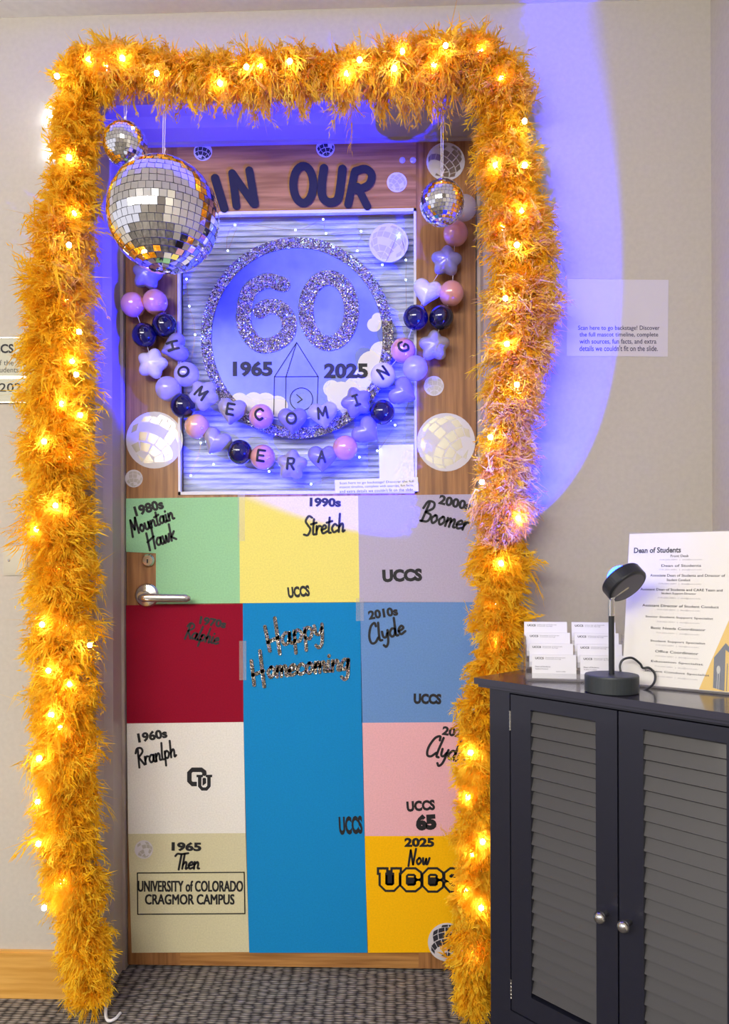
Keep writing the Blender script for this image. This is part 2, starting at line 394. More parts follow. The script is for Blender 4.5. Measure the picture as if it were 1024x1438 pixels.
b = MB(); b.box((WX0, YD + .041, WZ0), (WX1, YD + .042, WZ1)); b.link('backing', mat('room beyond', srgb(120, 125, 160), .8), door)

# ------------------------------------------------------------------ hardware
LK = plane(YD)
o = MB().lathe([(.0165, 0), (.0165, .006), (.013, .011), (.012, .011)], P(209, 787, YD), (0, -1, 0), 0, 28)
lk = o.link('door_lock', CHROME, door)
b = MB(); p = P(209, 788, YD); b.box((p[0] - .0012, p[1] - .0125, p[2] - .005), (p[0] + .0012, p[1] - .011, p[2] + .005)); b.link('keyhole', DARKGAP, lk)
hp = P(207, 836, YD)
hd = empty('door_handle', hp); hd.parent = door; hd.location = hp - np.array(list(door['_w']))
MB().lathe([(.031, 0), (.031, .005), (.027, .010), (.012, .013), (.011, .045)], hp, (0, -1, 0), 0, 32).link('rose', CHROME, hd, smooth=False)
V = []; N = 14
for i in range(N):
    t = i / (N - 1); x = hp[0] - .006 + .128 * t; yy = hp[1] - .050 + .010 * t * t; hz = (.0105 - .001 * t); zz = hp[2] - .004 - .002 * t
    e = min(1, (i + 1) / 2) if i < 2 else (min(1, (N - i) / 2) if i > N - 3 else 1)
    for k in range(12):
        a = 2 * math.pi * k / 12; V.append((x, yy + .006 * e * math.cos(a), zz + hz * e * math.sin(a)))
Fc = [(i * 12 + k, i * 12 + (k + 1) % 12, (i + 1) * 12 + (k + 1) % 12, (i + 1) * 12 + k) for i in range(N - 1) for k in range(12)] + [tuple(range(11, -1, -1)), tuple((N - 1) * 12 + k for k in range(12))]
link('lever', V, Fc, CHROME, hd, smooth=True)

# ------------------------------------------------------------------ felt panels on the door
def felt(name, col):
    c = srgb(*col); d = tuple(max(0, v * .90) for v in c[:3]) + (1,)
    return varied(name, c, d, 260, .85, bump=.12, spec=.15, detail=8, dist=.001)
PAN = {}
def panel(key, col, pts, label):
    o = MB().prism(pts, plane(YD), 0.0004, .0030).link('felt_panel', felt(key + ' felt', col))
    tag(o, label, 'panel', 'decade panels on the door'); PAN[key] = o; return o
panel('green', (160, 214, 165), [(177, 700), (336, 698), (337, 847), (219, 848), (219, 777), (177, 775)], 'pale green 1980s Mountain Hawk panel notched around the door lock')
panel('yellow', (247, 234, 128), [(336, 698), (503, 696), (505, 845.5), (337, 847)], 'pale yellow 1990s Stretch panel below the window glass')
panel('lavender', (188, 180, 205), [(503, 696), (669, 694), (671, 845.5), (505, 845.5)], 'lavender 2000s Boomer panel at the top right of the panels')
panel('maroon', (146, 14, 44), [(177, 850), (341, 848), (342, 1014), (178, 1016)], 'dark maroon 1970s Ralphie panel below the lever handle')
panel('blue', (24, 138, 204), [(341, 847), (506, 846), (509, 1015), (516, 1338), (350, 1338), (342, 1014)], 'tall bright blue centre panel with glitter Happy Homecoming')
panel('steel', (110, 150, 208), [(506, 846), (671, 845.5), (673, 1014), (508, 1015)], 'steel blue 2010s Clyde panel beside the blue centre panel')
panel('white', (236, 233, 226), [(178, 1016), (342, 1014), (345, 1170), (180, 1171)], 'white 1960s Rranlph panel with a black block logo')
panel('pink', (238, 182, 190), [(508.5, 1015), (673, 1014), (674, 1174), (512, 1174)], 'pink 2020s Clyde panel with the number 65')
panel('cream', (214, 207, 170), [(180, 1171), (345, 1170), (350, 1337), (185, 1338)], 'cream linen 1965 Then panel at the bottom left')
panel('gold', (255, 192, 8), [(512, 1174), (674, 1174), (676, 1337), (517, 1338)], 'golden yellow 2025 Now panel at the bottom right')
T0 = plane(YD - .0030); H0, H1 = 0, .0009
def lettering(key, fn, name='lettering', m=BLACKINK):
    b = MB(); fn(b); return b.link(name, m, PAN[key])
def yr(b, s, cx, cy, w_, h_, rot): txt(b, s, cx - w_ / 2, cy - h_ / 2, cx + w_ / 2, cy + h_ / 2, T0, .0008, rot, .05)
lettering('green', lambda b: (yr(b, '1980s', 209, 713, 42, 15, -16), script(b, 'Mountain', 186, 752, 64, 21, -22, 3.2, T0, H0, H1), script(b, 'Hawk', 209, 771, 42, 23, -20, 3.2, T0, H0, H1)))
lettering('yellow', lambda b: (yr(b, '1990s', 457, 705.5, 44, 13, 1), script(b, 'Stretch', 427, 752, 58, 25, -6, 3.2, T0, H0, H1)))
lettering('yellow', lambda b: txt(b, 'UCCS', 404, 823, 435, 839, T0, .0008, -6, .055), 'shirt_lettering')
lettering('lavender', lambda b: (yr(b, '2000s', 639, 706, 46, 14, 13), script(b, 'Boomer', 590, 731, 68, 26, 12, 3.4, T0, H0, H1)))
lettering('lavender', lambda b: txt(b, 'UCCS', 537, 799, 593, 817, T0, .0008, -2, .06), 'shirt_lettering')
lettering('maroon', lambda b: (yr(b, '1970s', 299, 874, 38, 12, 10), script(b, 'Ralphie', 259, 895, 48, 20, 12, 2.8, T0, H0, H1)))
lettering('steel', lambda b: (yr(b, '2010s', 538, 861, 42, 13, -9), script(b, 'Clyde', 520, 904, 52, 25, -17, 3.4, T0, H0, H1)))
lettering('steel', lambda b: txt(b, 'UCCS', 581, 974, 620, 989, T0, .0008, 1, .06), 'shirt_lettering')
lettering('white', lambda b: (yr(b, '1960s', 214, 1033, 42, 14, -10), script(b, 'Rranlph', 194, 1076, 56, 23, -15, 3.0, T0, H0, H1)))
lettering('pink', lambda b: (yr(b, '2020s', 643, 1029, 44, 13, 9), script(b, 'Clyde', 598, 1060, 54, 28, 11, 3.4, T0, H0, H1)))
lettering('pink', lambda b: (txt(b, 'UCCS', 571, 1124, 611, 1139, T0, .0008, -4, .055), txt(b, '65', 584, 1143, 613, 1166, T0, .0008, -4, .08)), 'shirt_lettering')
lettering('cream', lambda b: (yr(b, '1965', 262, 1189, 42, 13, 1), script(b, 'Then', 247, 1220, 33, 21, 0, 3.0, T0, H0, H1)))
lettering('cream', lambda b: ([(txt(b, 'UNIVERSITY of COLORADO', 194 + d, 1237 + e, 341 + d, 1252 + e, T0, .0008 + k * .00005, 0, 0), txt(b, 'CRAGMOR CAMPUS', 204 + d, 1256 + e, 329 + d, 1270 + e, T0, .0008 + k * .00005, 0, 0)) for k, (d, e) in enumerate(((-.5, -.3), (.5, -.3), (-.5, .4), (.5, .4)))],
    [ribbon(b, q, 1.6, T0, H0, H1) for q in ([(193, 1226), (343, 1225)], [(343, 1225), (344, 1283)], [(344, 1283), (193.5, 1284)], [(193.5, 1284), (193, 1226)])]), 'framed_lettering')
lettering('gold', lambda b: (yr(b, '2025', 589, 1183, 42, 13, 0), script(b, 'Now', 573, 1214, 30, 20, 0, 3.0, T0, H0, H1)))
lettering('blue', lambda b: txt(b, 'UCCS', 476, 1146, 509, 1172, T0, .0008, -3, .05), 'shirt_lettering')
def block_u(x0, y0, x1, y1, k): return [[(x0 - k * .3, y0), (x0 + k, y0)], [(x0 + k * .3, y0), (x0 + k * .3, y1 - k), (x0 + k * 1.1, y1), (x1 - k * 1.1, y1), (x1 - k * .3, y1 - k), (x1 - k * .3, y0)], [(x1 - k, y0), (x1 + k * .3, y0)]]
def block_c(x0, y0, x1, y1, k): return [[(x1, y0 + k * 1.4), (x1, y0 + k * .8), (x1 - k, y0), (x0 + k, y0), (x0, y0 + k), (x0, y1 - k), (x0 + k, y1), (x1 - k, y1), (x1, y1 - k * .8), (x1, y1 - k * 1.4)]]
def block_s(x0, y0, x1, y1, k):
    ym = (y0 + y1) / 2
    return [[(x1, y0 + k * 1.2), (x1 - k, y0), (x0 + k, y0), (x0, y0 + k * .8), (x0, ym - k * .6), (x0 + k, ym), (x1 - k, ym), (x1, ym + k * .6), (x1, y1 - k * .8), (x1 - k, y1), (x0 + k, y1), (x0, y1 - k * 1.2)]]
def block_word(b, wd, h0, h1, m=0):
    e = (wd - 6.5) / 2
    for st in [[(538, 1224), (538, 1242), (543, 1246.5), (552, 1246.5), (557, 1242), (557, 1224)]] + block_c(567, 1224, 587.5, 1247, 5) + block_c(598, 1224, 618, 1247.5, 5) + block_s(628.5, 1224, 649, 1248, 5):
        ribbon(b, st, wd, T0, h0, h1, m)
    for x in (538, 557): b.prism([(x - 5.5 - e, 1221 - e), (x + 4.5 + e, 1221 - e), (x + 4.5 + e, 1225.5 + e), (x - 5.5 - e, 1225.5 + e)], T0, h0, h1 + .00005, m)
lettering('gold', lambda b: (block_word(b, 13, 0, .0007), b.prism([(541, 1222), (553, 1222), (553, 1244), (541, 1244)], T0, 0, .0007), [b.prism([(x, 1232), (x + 16, 1232), (x + 16, 1243), (x, 1243)], T0, 0, .0007) for x in (573, 604, 634)]), 'block_lettering')
lettering('gold', lambda b: block_word(b, 6.2, .0007, .0013), 'block_lettering_inner', felt('gold inlay', (255, 192, 8)))
def cu_logo(b, bw):
    for st in block_c(266, 1081, 287, 1101, 4): ribbon(b, st, 6.5, T0, 0, .0006)
    u = [(280.5, 1091), (280.5, 1104), (284, 1108), (290, 1108), (293.5, 1104), (293.5, 1091)]
    ribbon(bw, u, 8, T0, .0006, .0009); ribbon(b, u, 5, T0, .0009, .0012)
    for x in (280.5, 293.5): b.prism([(x - 4.5, 1088), (x + 4.5, 1088), (x + 4.5, 1091.5), (x - 4.5, 1091.5)], T0, .0009, .00125)
bw = MB(); lettering('white', lambda b: cu_logo(b, bw), 'block_logo'); bw.link('logo_outline', WHITEP, PAN['white'])

# glitter words on the blue panel
def gl(b):
    for st in ([(372, 880), (379, 914)], [(386, 868), (393, 918)], [(376, 902), (391, 895)],
               [(353, 928), (357, 962)], [(365, 914), (371, 964)], [(355, 948), (370, 942)]): ribbon(b, st, 5.2, T0, 0, .0022)
    script(b, 'appy', 396, 907, 62, 36, -14, 4.6, T0, 0, .0022); script(b, 'omecoming', 375, 952, 118, 32, -6, 4.8, T0, 0, .0022)
lettering('blue', gl, 'glitter_lettering', GLIT)

# strips of clear tape
for k, q in enumerate([((334, 690), (341, 760)), ((500, 840), (508, 872)), ((336, 900), (343, 955))]):
    (x0, y0), (x1, y1) = q
    o = MB().prism([(x0, y0), (x1 + 3, y0), (x1 + 3, y1), (x0, y1)], plane(YD - .0032), 0, .0002).link('tape_strip', TAPE)
    tag(o, ['clear tape strip between the green and yellow panels', 'clear tape strip on the seam left of the steel blue panel', 'clear tape strip between the maroon and tall blue panels'][k], 'tape')

# ------------------------------------------------------------------ IN OUR cut-out letters
def cutout(name, strokes, label, wd=12):
    b = MB()
    for k, s in enumerate(strokes): ribbon(b, catmull(s, 6) if len(s) > 2 else s, wd, plane(YD), .0005, .0045 + k * .0003)
    tag(b.link(name, NAVY), label, 'letter', 'cut-out letters above the window glass')
cutout('letter_i', [[(302, 250), (315, 293)]], 'navy cut-out letter I just right of the big mirror ball')
cutout('letter_n', [[(326, 243), (332, 289)], [(326, 243), (356, 286)], [(350, 239), (358, 286)]], 'navy cut-out letter N in the word IN', 11)
b = MB(); ribbon(b, circ(426, 259, 14, 26, 36), 11.5, plane(YD), .0005, .0045, closed=True)
tag(b.link('letter_o', NAVY), 'navy cut-out letter O in the word OUR', 'letter', 'cut-out letters above the window glass')
cutout('letter_u', [[(455, 236), (452, 258), (453, 276), (462, 284), (474, 280), (478, 262), (481, 237)]], 'navy cut-out letter U in the word OUR')
cutout('letter_r', [[(498, 242), (489, 287)], [(499, 240), (513, 237), (522, 245), (518, 259), (501, 267)], [(502, 262), (516, 290)]], 'navy cut-out letter R at the right end of OUR', 11)

# ------------------------------------------------------------------ round 60th disc on the glass
SKY = varied('printed sky', srgb(92, 108, 206), srgb(124, 140, 226), 9, .4, bump=.0)
TD = plane(YD - .004); CLOUDM = mat('cloud print', srgb(228, 226, 226), .6)
disc = tag(MB().prism(circ(417.4, 474.4, 134, 140, 72), TD, -.001, .0008).link('anniversary_disc', SKY), 'big round disc with glitter 60 and the years 1965 and 2025', 'sign')
def C7(x, y): return (260 + x / 3.012, 300 + y / 3.012)
CLB = [MB(), MB()]
for i, (x, y, r) in enumerate([(230, 795, 38), (290, 800, 45), (340, 805, 48), (390, 815, 45), (620, 740, 36), (660, 770, 60), (720, 740, 50), (760, 690, 45), (790, 640, 60), (830, 590, 50), (800, 470, 30), (815, 445, 26), (700, 810, 50)]):
    px, py = C7(x, y); r /= 3.012
    pts = [(a, c) for a, c in circ(px, py, r, n=20)]
    pts = [(417.4 + (a - 417.4) * min(1, 126 / max(1e-3, math.hypot(a - 417.4, (c - 474.4) * .96))), 474.4 + (c - 474.4) * min(1, 126 / max(1e-3, math.hypot(a - 417.4, (c - 474.4) * .96)))) for a, c in pts]
    CLB[i > 3].prism(pts, TD, .0008, .0009 + i * .00003)
for b in CLB: b.link('printed_cloud', CLOUDM, disc)
b = MB(); ribbon(b, circ(417.4, 474.4, 128, 134, 72), 15, TD, .0008, .003, closed=True); b.link('glitter_ring', GLIT, disc)
b = MB(); ribbon(b, catmull([C7(*q) for q in [(415, 300), (345, 285), (275, 325), (250, 410), (255, 485), (300, 548), (360, 556), (425, 520), (440, 455), (405, 402), (345, 395), (290, 435)]], 6)[:-3], 21, TD, .0014, .0034)
b.link('glitter_six', GLIT, disc)
b = MB(); ribbon(b, [C7(*q) for q in circ(608, 410, 97, 139, 48)], 21, TD, .0014, .0034, closed=True); b.link('glitter_zero', GLIT, disc)
for q in (('1965', 327, 507, 383, 529), ('2025', 455, 510, 517, 531.5)): b = MB(); txt(b, *q, TD, .0016, 0, .05); b.link('year_lettering', BLACKINK, disc)
b = MB()
for q in ([(472, 545), (378, 690)], [(472, 545), (563, 690)], [(378, 690), (563, 689)], [(378, 690), (375, 850)], [(427, 690), (425, 840)], [(472, 545), (427, 690)], [(563, 690), (558, 830)], [(472, 765), (495, 786)], [(495, 786), (475, 800)]):
    ribbon(b, [C7(*p) for p in q], 1.2, TD, .0014, .0018)
ribbon(b, [C7(*p) for p in circ(492, 785, 48, n=30)], 1.2, TD, .0014, .0018, closed=True)
for rx, ry in ((134.8, 140.8), (120.5, 126.5)): ribbon(b, circ(417.4, 474.4, rx, ry, 72), .8, TD, .0008, .0012, closed=True)
b.link('clock_tower_drawing', BLACKINK, disc)

# ------------------------------------------------------------------ mirror ball stickers
STW = mat('sticker white', srgb(212, 208, 212), .45); STP = mat('sticker pearl', srgb(185, 180, 172), .4, .2)
STG = mat('sticker grey', srgb(120, 118, 125), .3, .5); FOIL = mat('mirror foil', (.42, .39, .33, 1), .33, 1); STB = mat('sticker black', srgb(45, 45, 55), .5)
def sticker(cx, cy, r, style, label, Y=YD, off=.0):
    T = plane(Y - off); b = MB()
    root = MB().prism(circ(cx, cy, r, n=36), T, .0002, .0012).link('mirror_ball_sticker', STW)
    tag(root, label, 'sticker', 'flat mirror ball stickers on the door')
    rot = Matrix.Rotation(math.radians(random.uniform(-50, 50)), 3, 'Z') @ Matrix.Rotation(math.radians(-35), 3, 'X')
    nl = 8 if r > 20 else 6; R = r * .93
    for i in range(nl):
        t0, t1 = math.pi * (i + .06) / nl, math.pi * (i + .94) / nl
        m = max(4, int(2 * nl * math.sin((t0 + t1) / 2)))
        for j in range(m):
            p0, p1 = 2 * math.pi * (j + .06) / m, 2 * math.pi * (j + .94) / m
            q = [rot @ Vector((math.sin(t) * math.cos(p), math.cos(t), math.sin(t) * math.sin(p))) for t, p in ((t0, p0), (t0, p1), (t1, p1), (t1, p0))]
            if min(v.z for v in q) < .04: continue
            k = random.random()
            mi = {'foil': 0 if k < .8 else 1, 'pearl': 2 if k < .85 else 1, 'bw': 3 if k < .8 else 1}[style]
            b.prism([(cx + v.x * R, cy - v.y * R) for v in q], T, .0012, .0016, mi)
    o = b.link('printed_tiles', [FOIL, STW, STP, STB], root)
for a in [(285, 213, 13, 'bw', 'small blue-tinted ball sticker above the letter I'), (457, 208, 13, 'bw', 'small ball sticker above the letter U'),
          (557.5, 256, 14, 'pearl', 'small pale ball sticker right of the letter R'), (626, 227, 27, 'foil', 'medium ball sticker behind the right hanging string'),
          (217, 618, 40, 'foil', 'large foil ball sticker left of the window glass'),
          (188, 672, 12.5, 'pearl', 'small ball sticker below the large left foil sticker'), (626.5, 621, 41, 'foil', 'large foil ball sticker right of the window glass'),
          (609.5, 542, 14, 'pearl', 'small ball sticker above the large right foil sticker')]: sticker(*a)
sticker(546, 341, 27.5, 'pearl', 'medium pearly ball sticker on the glass upper right', YD, .0035)
sticker(202, 1193, 13, 'pearl', 'small ball sticker on the cream linen panel', YD, .0032)
sticker(628, 1323, 27, 'bw', 'black and white ball sticker over the gold panel corner', YD, .0032)
for (x, y, l) in ((509, 196, 'left clear dot above the letter R'), (522, 196, 'right clear dot above the letter R'), (565, 225, 'left clear dot by the medium ball sticker'), (580, 225, 'right clear dot by the medium ball sticker')):
    tag(MB().lathe([(.0078, 0), (.0075, .0018), (.004, .003), (.001, .0032)], P(x, y, YD - .0003), (0, -1, 0), 0, 20).link('adhesive_dot', clear('gel dot', gloss=.1, haze=.35)), 'round ' + l, 'dot', 'clear gel dots on the door')

# ------------------------------------------------------------------ mirror balls hanging in front of the frame
def mirror_ball(cx, cy, rpx, Yb, dth, label, hook, singles):
    c = P(cx, cy, Yb); R = rpx / F * (Yb - EYE[1])
    root = empty('mirror_ball', c, label, 'mirror ball', 'mirror balls hanging from the door frame')
    MB().ball(c, R * .985, 0, 40, 24).link('ball_core', CORE, root, smooth=True, origin=c)
    nr = int(round(math.pi / dth)); tiles = []; shared = {}
    for i in range(nr):
        th = math.pi * (i + .5) / nr; m = max(3, int(round(2 * math.pi * math.sin(th) / dth))); ph0 = random.random() * 6
        for j in range(m):
            ph = ph0 + 2 * math.pi * j / m
            d = Vector((math.sin(th) * math.cos(ph), math.sin(th) * math.sin(ph), math.cos(th)))
            e1 = Vector((-math.sin(ph), math.cos(ph), 0)); e2 = d.cross(e1)
            wt = 2 * math.pi * math.sin(th) / m * R * .465; ht = math.pi / nr * R * .465
            jx, jy = random.gauss(0, .028), random.gauss(0, .028)
            d2 = (d + e1 * jx + e2 * jy).normalized(); e1b = (e1 - d2 * e1.dot(d2)).normalized(); e2b = d2.cross(e1b)
            tiles.append((d, d2, e1b, e2b, wt, ht, i))
    cd = Vector(EYE - c).normalized(); tiles.sort(key=lambda t: -t[0].dot(cd))
    b = MB(); fcs = [(0, 1, 2, 3), (7, 6, 5, 4), (0, 4, 5, 1), (1, 5, 6, 2), (2, 6, 7, 3), (3, 7, 4, 0)]
    for k, (d, d2, e1, e2, wt, ht, i) in enumerate(tiles):
        loc = [(sx * wt, sy * ht, z) for z, q in ((-.0015, 1.0), (.0008, 1.0)) for sx, sy in ((-1, -1), (1, -1), (1, 1), (-1, 1))]
        if k < singles:
            if i not in shared:
                me = bpy.data.meshes.new('mirror_tile'); me.from_pydata(loc, [], fcs); me.materials.append(MIRROR); shared[i] = me
            o = bpy.data.objects.new('mirror_tile', shared[i]); C.objects.link(o); o.parent = root
            o.matrix_local = Matrix.Translation(d * R) @ Matrix((e1, e2, d2)).transposed().to_4x4()
        else:
            b.add([Vector(c) + d * R + e1 * v[0] + e2 * v[1] + d2 * v[2] for v in loc], fcs)
    o = b.link('mirror_tiles', MIRROR, root); o['kind'] = 'stuff'
    # cap ring and cord
    MB().lathe([(.006, -.002), (.006, .006), (.003, .008)], c + np.array([0, 0, R]), (0, 0, 1), 0, 14).link('cap', CHROME, root)
    hx = P(hook[0], hook[1], -.026); b = MB()
    for sx in (-.0016, .0016):
        b.tube([c + np.array([sx, 0, R]), c * .5 + hx * .5 + np.array([sx * 1.5, 0, R / 2]), hx + np.array([sx, 0, 0])], .0009, 0, 5)
    b.ball(c + np.array([0, 0, R + .012]), .0035, 0, 8, 6); b.tube([c + np.array([0, 0, R + .012]), c + np.array([.006, -.004, R + .026])], .0008, 0, 5)
    b.link('hanging_cord', STRINGM, root)
    return hx
def hook(hx, label):
    x, y, z = hx; T = lambda a, b_, h: (x + a, -.012 - h, z + b_)
    root = MB().prism([(-.0085, -.010), (.0085, -.010), (.0085, .018), (.004, .026), (-.004, .026), (-.0085, .018)], T, 0, .004).link('wall_hook', WHITEPL)
    tag(root, label, 'hook', 'white adhesive hooks on the door frame')
    b = MB(); b.tube([(x, -.016, z + .008), (x, -.017, z - .004), (x, -.022, z - .007), (x, -.030, z - .003), (x, -.032, z + .006)], .0028, 0, 8); b.link('hook_prong', WHITEPL, root)
h1 = mirror_ball(176, 203, 30, -.085, .165, 'small mirror ball hanging above and left of the big one', (176, 133), 0)
h2 = mirror_ball(230, 303, 77, -.165, .133, 'large mirror ball at the upper left of the door', (231, 141), 290)
h3 = mirror_ball(621, 285, 30.5, -.06, .165, 'small mirror ball hanging at the upper right of the door', (621, 119), 0)
hook(h1, 'white hook holding the small left mirror ball'); hook(h2, 'white hook holding the large mirror ball'); hook(h3, 'white hook holding the right mirror ball')

# ------------------------------------------------------------------ bead garlands
def pearl(name, col, rough=.16, metal=0., coat=.6): return mat(name, srgb(*col), rough, metal, coat=coat)
BM = {'k': pearl('bead black', (14, 12, 42), .08), 'p': pearl('bead pink pearl', (222, 158, 160), .18, .15), 'g': pearl('bead grey lilac', (158, 152, 166), .3),
      'v': pearl('bead violet', (132, 126, 176), .25), 'w': pearl('bead white', (214, 208, 222), .25), 'd': pearl('bead gold pearl', (232, 178, 130), .18, .2),
      'c': clear('bead clear lilac', tint=(.86, .84, .95, 1), gloss=.12, rough=.05, haze=.38, hazecol=(.72, .68, .80, 1))}
NM = {'k': 'glossy black round', 'p': 'pink pearl round', 'd': 'gold pearl round', 'c': 'clear lilac round'}
def outline(kind, t):
    if kind == 'star': return .74 + .26 * (abs(math.cos(2.5 * t)) ** 1.5)
    if kind == 'heart':
        x = 16 * math.sin(t) ** 3; y = 13 * math.cos(t) - 5 * math.cos(2 * t) - 2 * math.cos(3 * t) - math.cos(4 * t)
        return (x / 16.5, (y + 2) / 16.5)
    return 1
def puff(kind, c, R, depth, rot, n=40, k=6):
    V = []; Fc = []
    for side in (1, -1):
        for j in range(k + 1):
            s = math.sin(math.pi / 2 * (j + .02) / (k + .02)); h = depth * math.sqrt(max(0, 1 - s * s))
            for i in range(n):
                t = 2 * math.pi * i / n
                if kind == 'heart': x, z = outline(kind, t); x, z = x * .72 + .30 * math.sin(t), z * .72 + .30 * math.cos(t)
                else:
                    r = outline(kind, t); x, z = r * math.sin(t), r * math.cos(t)
                x, z = x * R * s, z * R * s; x, z = x * math.cos(rot) + z * math.sin(rot), -x * math.sin(rot) + z * math.cos(rot)
                V.append((c[0] + x, c[1] - side * h, c[2] + z))
    K = (k + 1) * n
    for sd in (0, 1):
        for j in range(k):
            for i in range(n):
                a, b_ = sd * K + j * n + i, sd * K + j * n + (i + 1) % n; f = (a, b_, b_ + n, a + n); Fc.append(f if sd else f[::-1])
        Fc.append(tuple(sd * K + i for i in range(n)))
    return V, Fc
LT = {'H': [[(-.5, -.7), (-.5, .7)], [(.5, -.7), (.5, .7)], [(-.5, 0), (.5, 0)]], 'O': 'O', 'M': [[(-.6, .7), (-.5, -.7)], [(-.5, -.7), (0, .4)], [(0, .4), (.5, -.7)], [(.5, -.7), (.6, .7)]],
      'E': [[(-.4, -.7), (-.4, .7)], [(-.4, -.7), (.45, -.7)], [(-.4, 0), (.35, 0)], [(-.4, .7), (.45, .7)]],
      'C': [[(.45, -.5), (.05, -.72), (-.45, -.3), (-.45, .3), (.05, .72), (.45, .5)]], 'I': [[(0, -.65), (0, .65)], [(-.3, -.65), (.3, -.65)], [(-.3, .65), (.3, .65)]],
      'N': [[(-.45, .7), (-.45, -.7)], [(-.45, -.7), (.45, .7)], [(.45, .7), (.45, -.7)]],
      'G': [[(.45, -.5), (.05, -.72), (-.45, -.3), (-.45, .3), (.05, .72), (.45, .45), (.45, .05)], [(.1, .05), (.45, .05)]],
      'R': [[(-.4, .7), (-.4, -.7)], [(-.4, -.7), (.3, -.7), (.4, -.3), (.2, 0), (-.4, 0)], [(0, 0), (.45, .7)]],
      'A': [[(-.45, .7), (0, -.7)], [(0, -.7), (.45, .7)], [(-.3, .2), (.3, .2)]]}
YB = YD - .042
def garland(label, beads):
    """beads: x, y, shape, colour, letter, turn in degrees"""
    pts = [P(x, y, YB) for x, y, *_ in beads]
    root = empty('bead_garland', pts[len(pts) // 2], label, 'garland')
    cz = catmull(pts, 5); MB().tube(cz, .0007, 0, 5).link('thread', STRINGM, root)
    for (x, y, sh, co, let, rt) in beads:
        rpx = {'round': 17.5, 'star': 22.5, 'heart': 21}[sh]; R = rpx / F * (YB - EYE[1]); c = P(x, y, YB - (0 if let or co != 'c' else .004))
        if sh == 'round':
            q = MB().ball(c, R, 0, 28, 18); o = q.link('bead', BM[co], root, smooth=True)
            dep = R
        else:
            dep = R * .62; V, Fc = puff(sh, c, R, dep, math.radians(rt)); o = link('bead', V, Fc, BM[co], root, smooth=True)
        if sh != 'round' or not let: o['label'] = {'v': 'violet ', 'g': 'grey lilac ', 'w': 'white ', 'k': 'glossy black ', 'p': 'pink pearl ', 'd': 'gold pearl ', 'c': 'clear lilac '}[co] + (sh if sh != 'round' else 'round') + ' bead'
        if let:
            b = MB(); a = math.radians(rt); sz = 10.5; T = plane(YB - dep * 1.0)
            def Tc(u, v, h, x=x, y=y, R=R, dep=dep, sh=sh):
                q = P(x + u, y + v, YB); dx, dz = (q[0] - P(x, y, YB)[0]) / R, (q[2] - P(x, y, YB)[2]) / R
                return np.array([q[0], YB - dep * math.sqrt(max(.02, 1 - (dx * dx + dz * dz) * (1.0 if sh == 'round' else 1.2))) - h, q[2]])
            S = [circ(0, 0, .6, .68, 20)] if let == 'O' else [catmull(s, 4) if len(s) > 3 else [tuple(np.array(s[0]) + (np.array(s[-1]) - np.array(s[0])) * t / 5) for t in range(6)] if len(s) == 2 else s for s in LT[let]]
            for s in S:
                ribbon(b, [((u * math.cos(a) - v * math.sin(a)) * sz, (u * math.sin(a) + v * math.cos(a)) * sz) for u, v in s], 3.4, Tc, -.001, .0009, closed=(let == 'O'))
            b.link('letter', BLACKINK, o)
    return root
garland('upper garland of lettered beads spelling HOMECOMING across the door', [
    (207, 386, 'star', 'v', '', 10), (218, 424, 'round', 'p', '', 0), (231, 457, 'round', 'k', '', 0), (246, 489, 'heart', 'v', 'H', 75), (262, 526, 'round', 'c', 'O', 60),
    (286, 555, 'star', 'c', 'M', 40), (326, 577, 'heart', 'g', 'E', 10), (367, 585, 'round', 'p', 'C', 5), (411, 590, 'heart', 'v', 'O', 0), (454, 582, 'heart', 'c', 'M', -8),
    (501, 565, 'star', 'v', 'I', -20), (538, 527, 'round', 'w', 'N', -35), (566, 492, 'round', 'p', 'G', -60), (584, 446, 'round', 'k', '', 0), (600, 410, 'heart', 'w', '', 15),
    (627, 367, 'star', 'v', '', 5)])
garland('lower bead garland with the lettered beads ERA at its lowest point', [
    (187, 428, 'round', 'p', '', 0), (203, 471, 'round', 'k', '', 0), (214, 511, 'star', 'w', '', 15), (236, 546, 'round', 'c', '', 0), (257, 570, 'round', 'k', '', 0),
    (277, 599, 'round', 'd', '', 0), (304, 620, 'heart', 'g', '', 30), (337, 635, 'round', 'k', '', 0), (369, 642, 'round', 'p', 'E', 8), (410, 653, 'star', 'g', 'R', 5),
    (453, 643, 'heart', 'v', 'A', 0), (485, 629, 'round', 'p', '', 0), (515, 606, 'heart', 'v', '', -50), (537, 579, 'round', 'k', '', 0), (566, 551, 'heart', 'v', '', -60),
    (583, 517, 'round', 'c', '', 0), (610, 486, 'star', 'g', '', 0), (620, 446, 'round', 'k', '', 0), (634, 412, 'round', 'p', '', 0), (640, 328, 'round', 'p', '', 0), (652, 292, 'round', 'c', '', 0)])

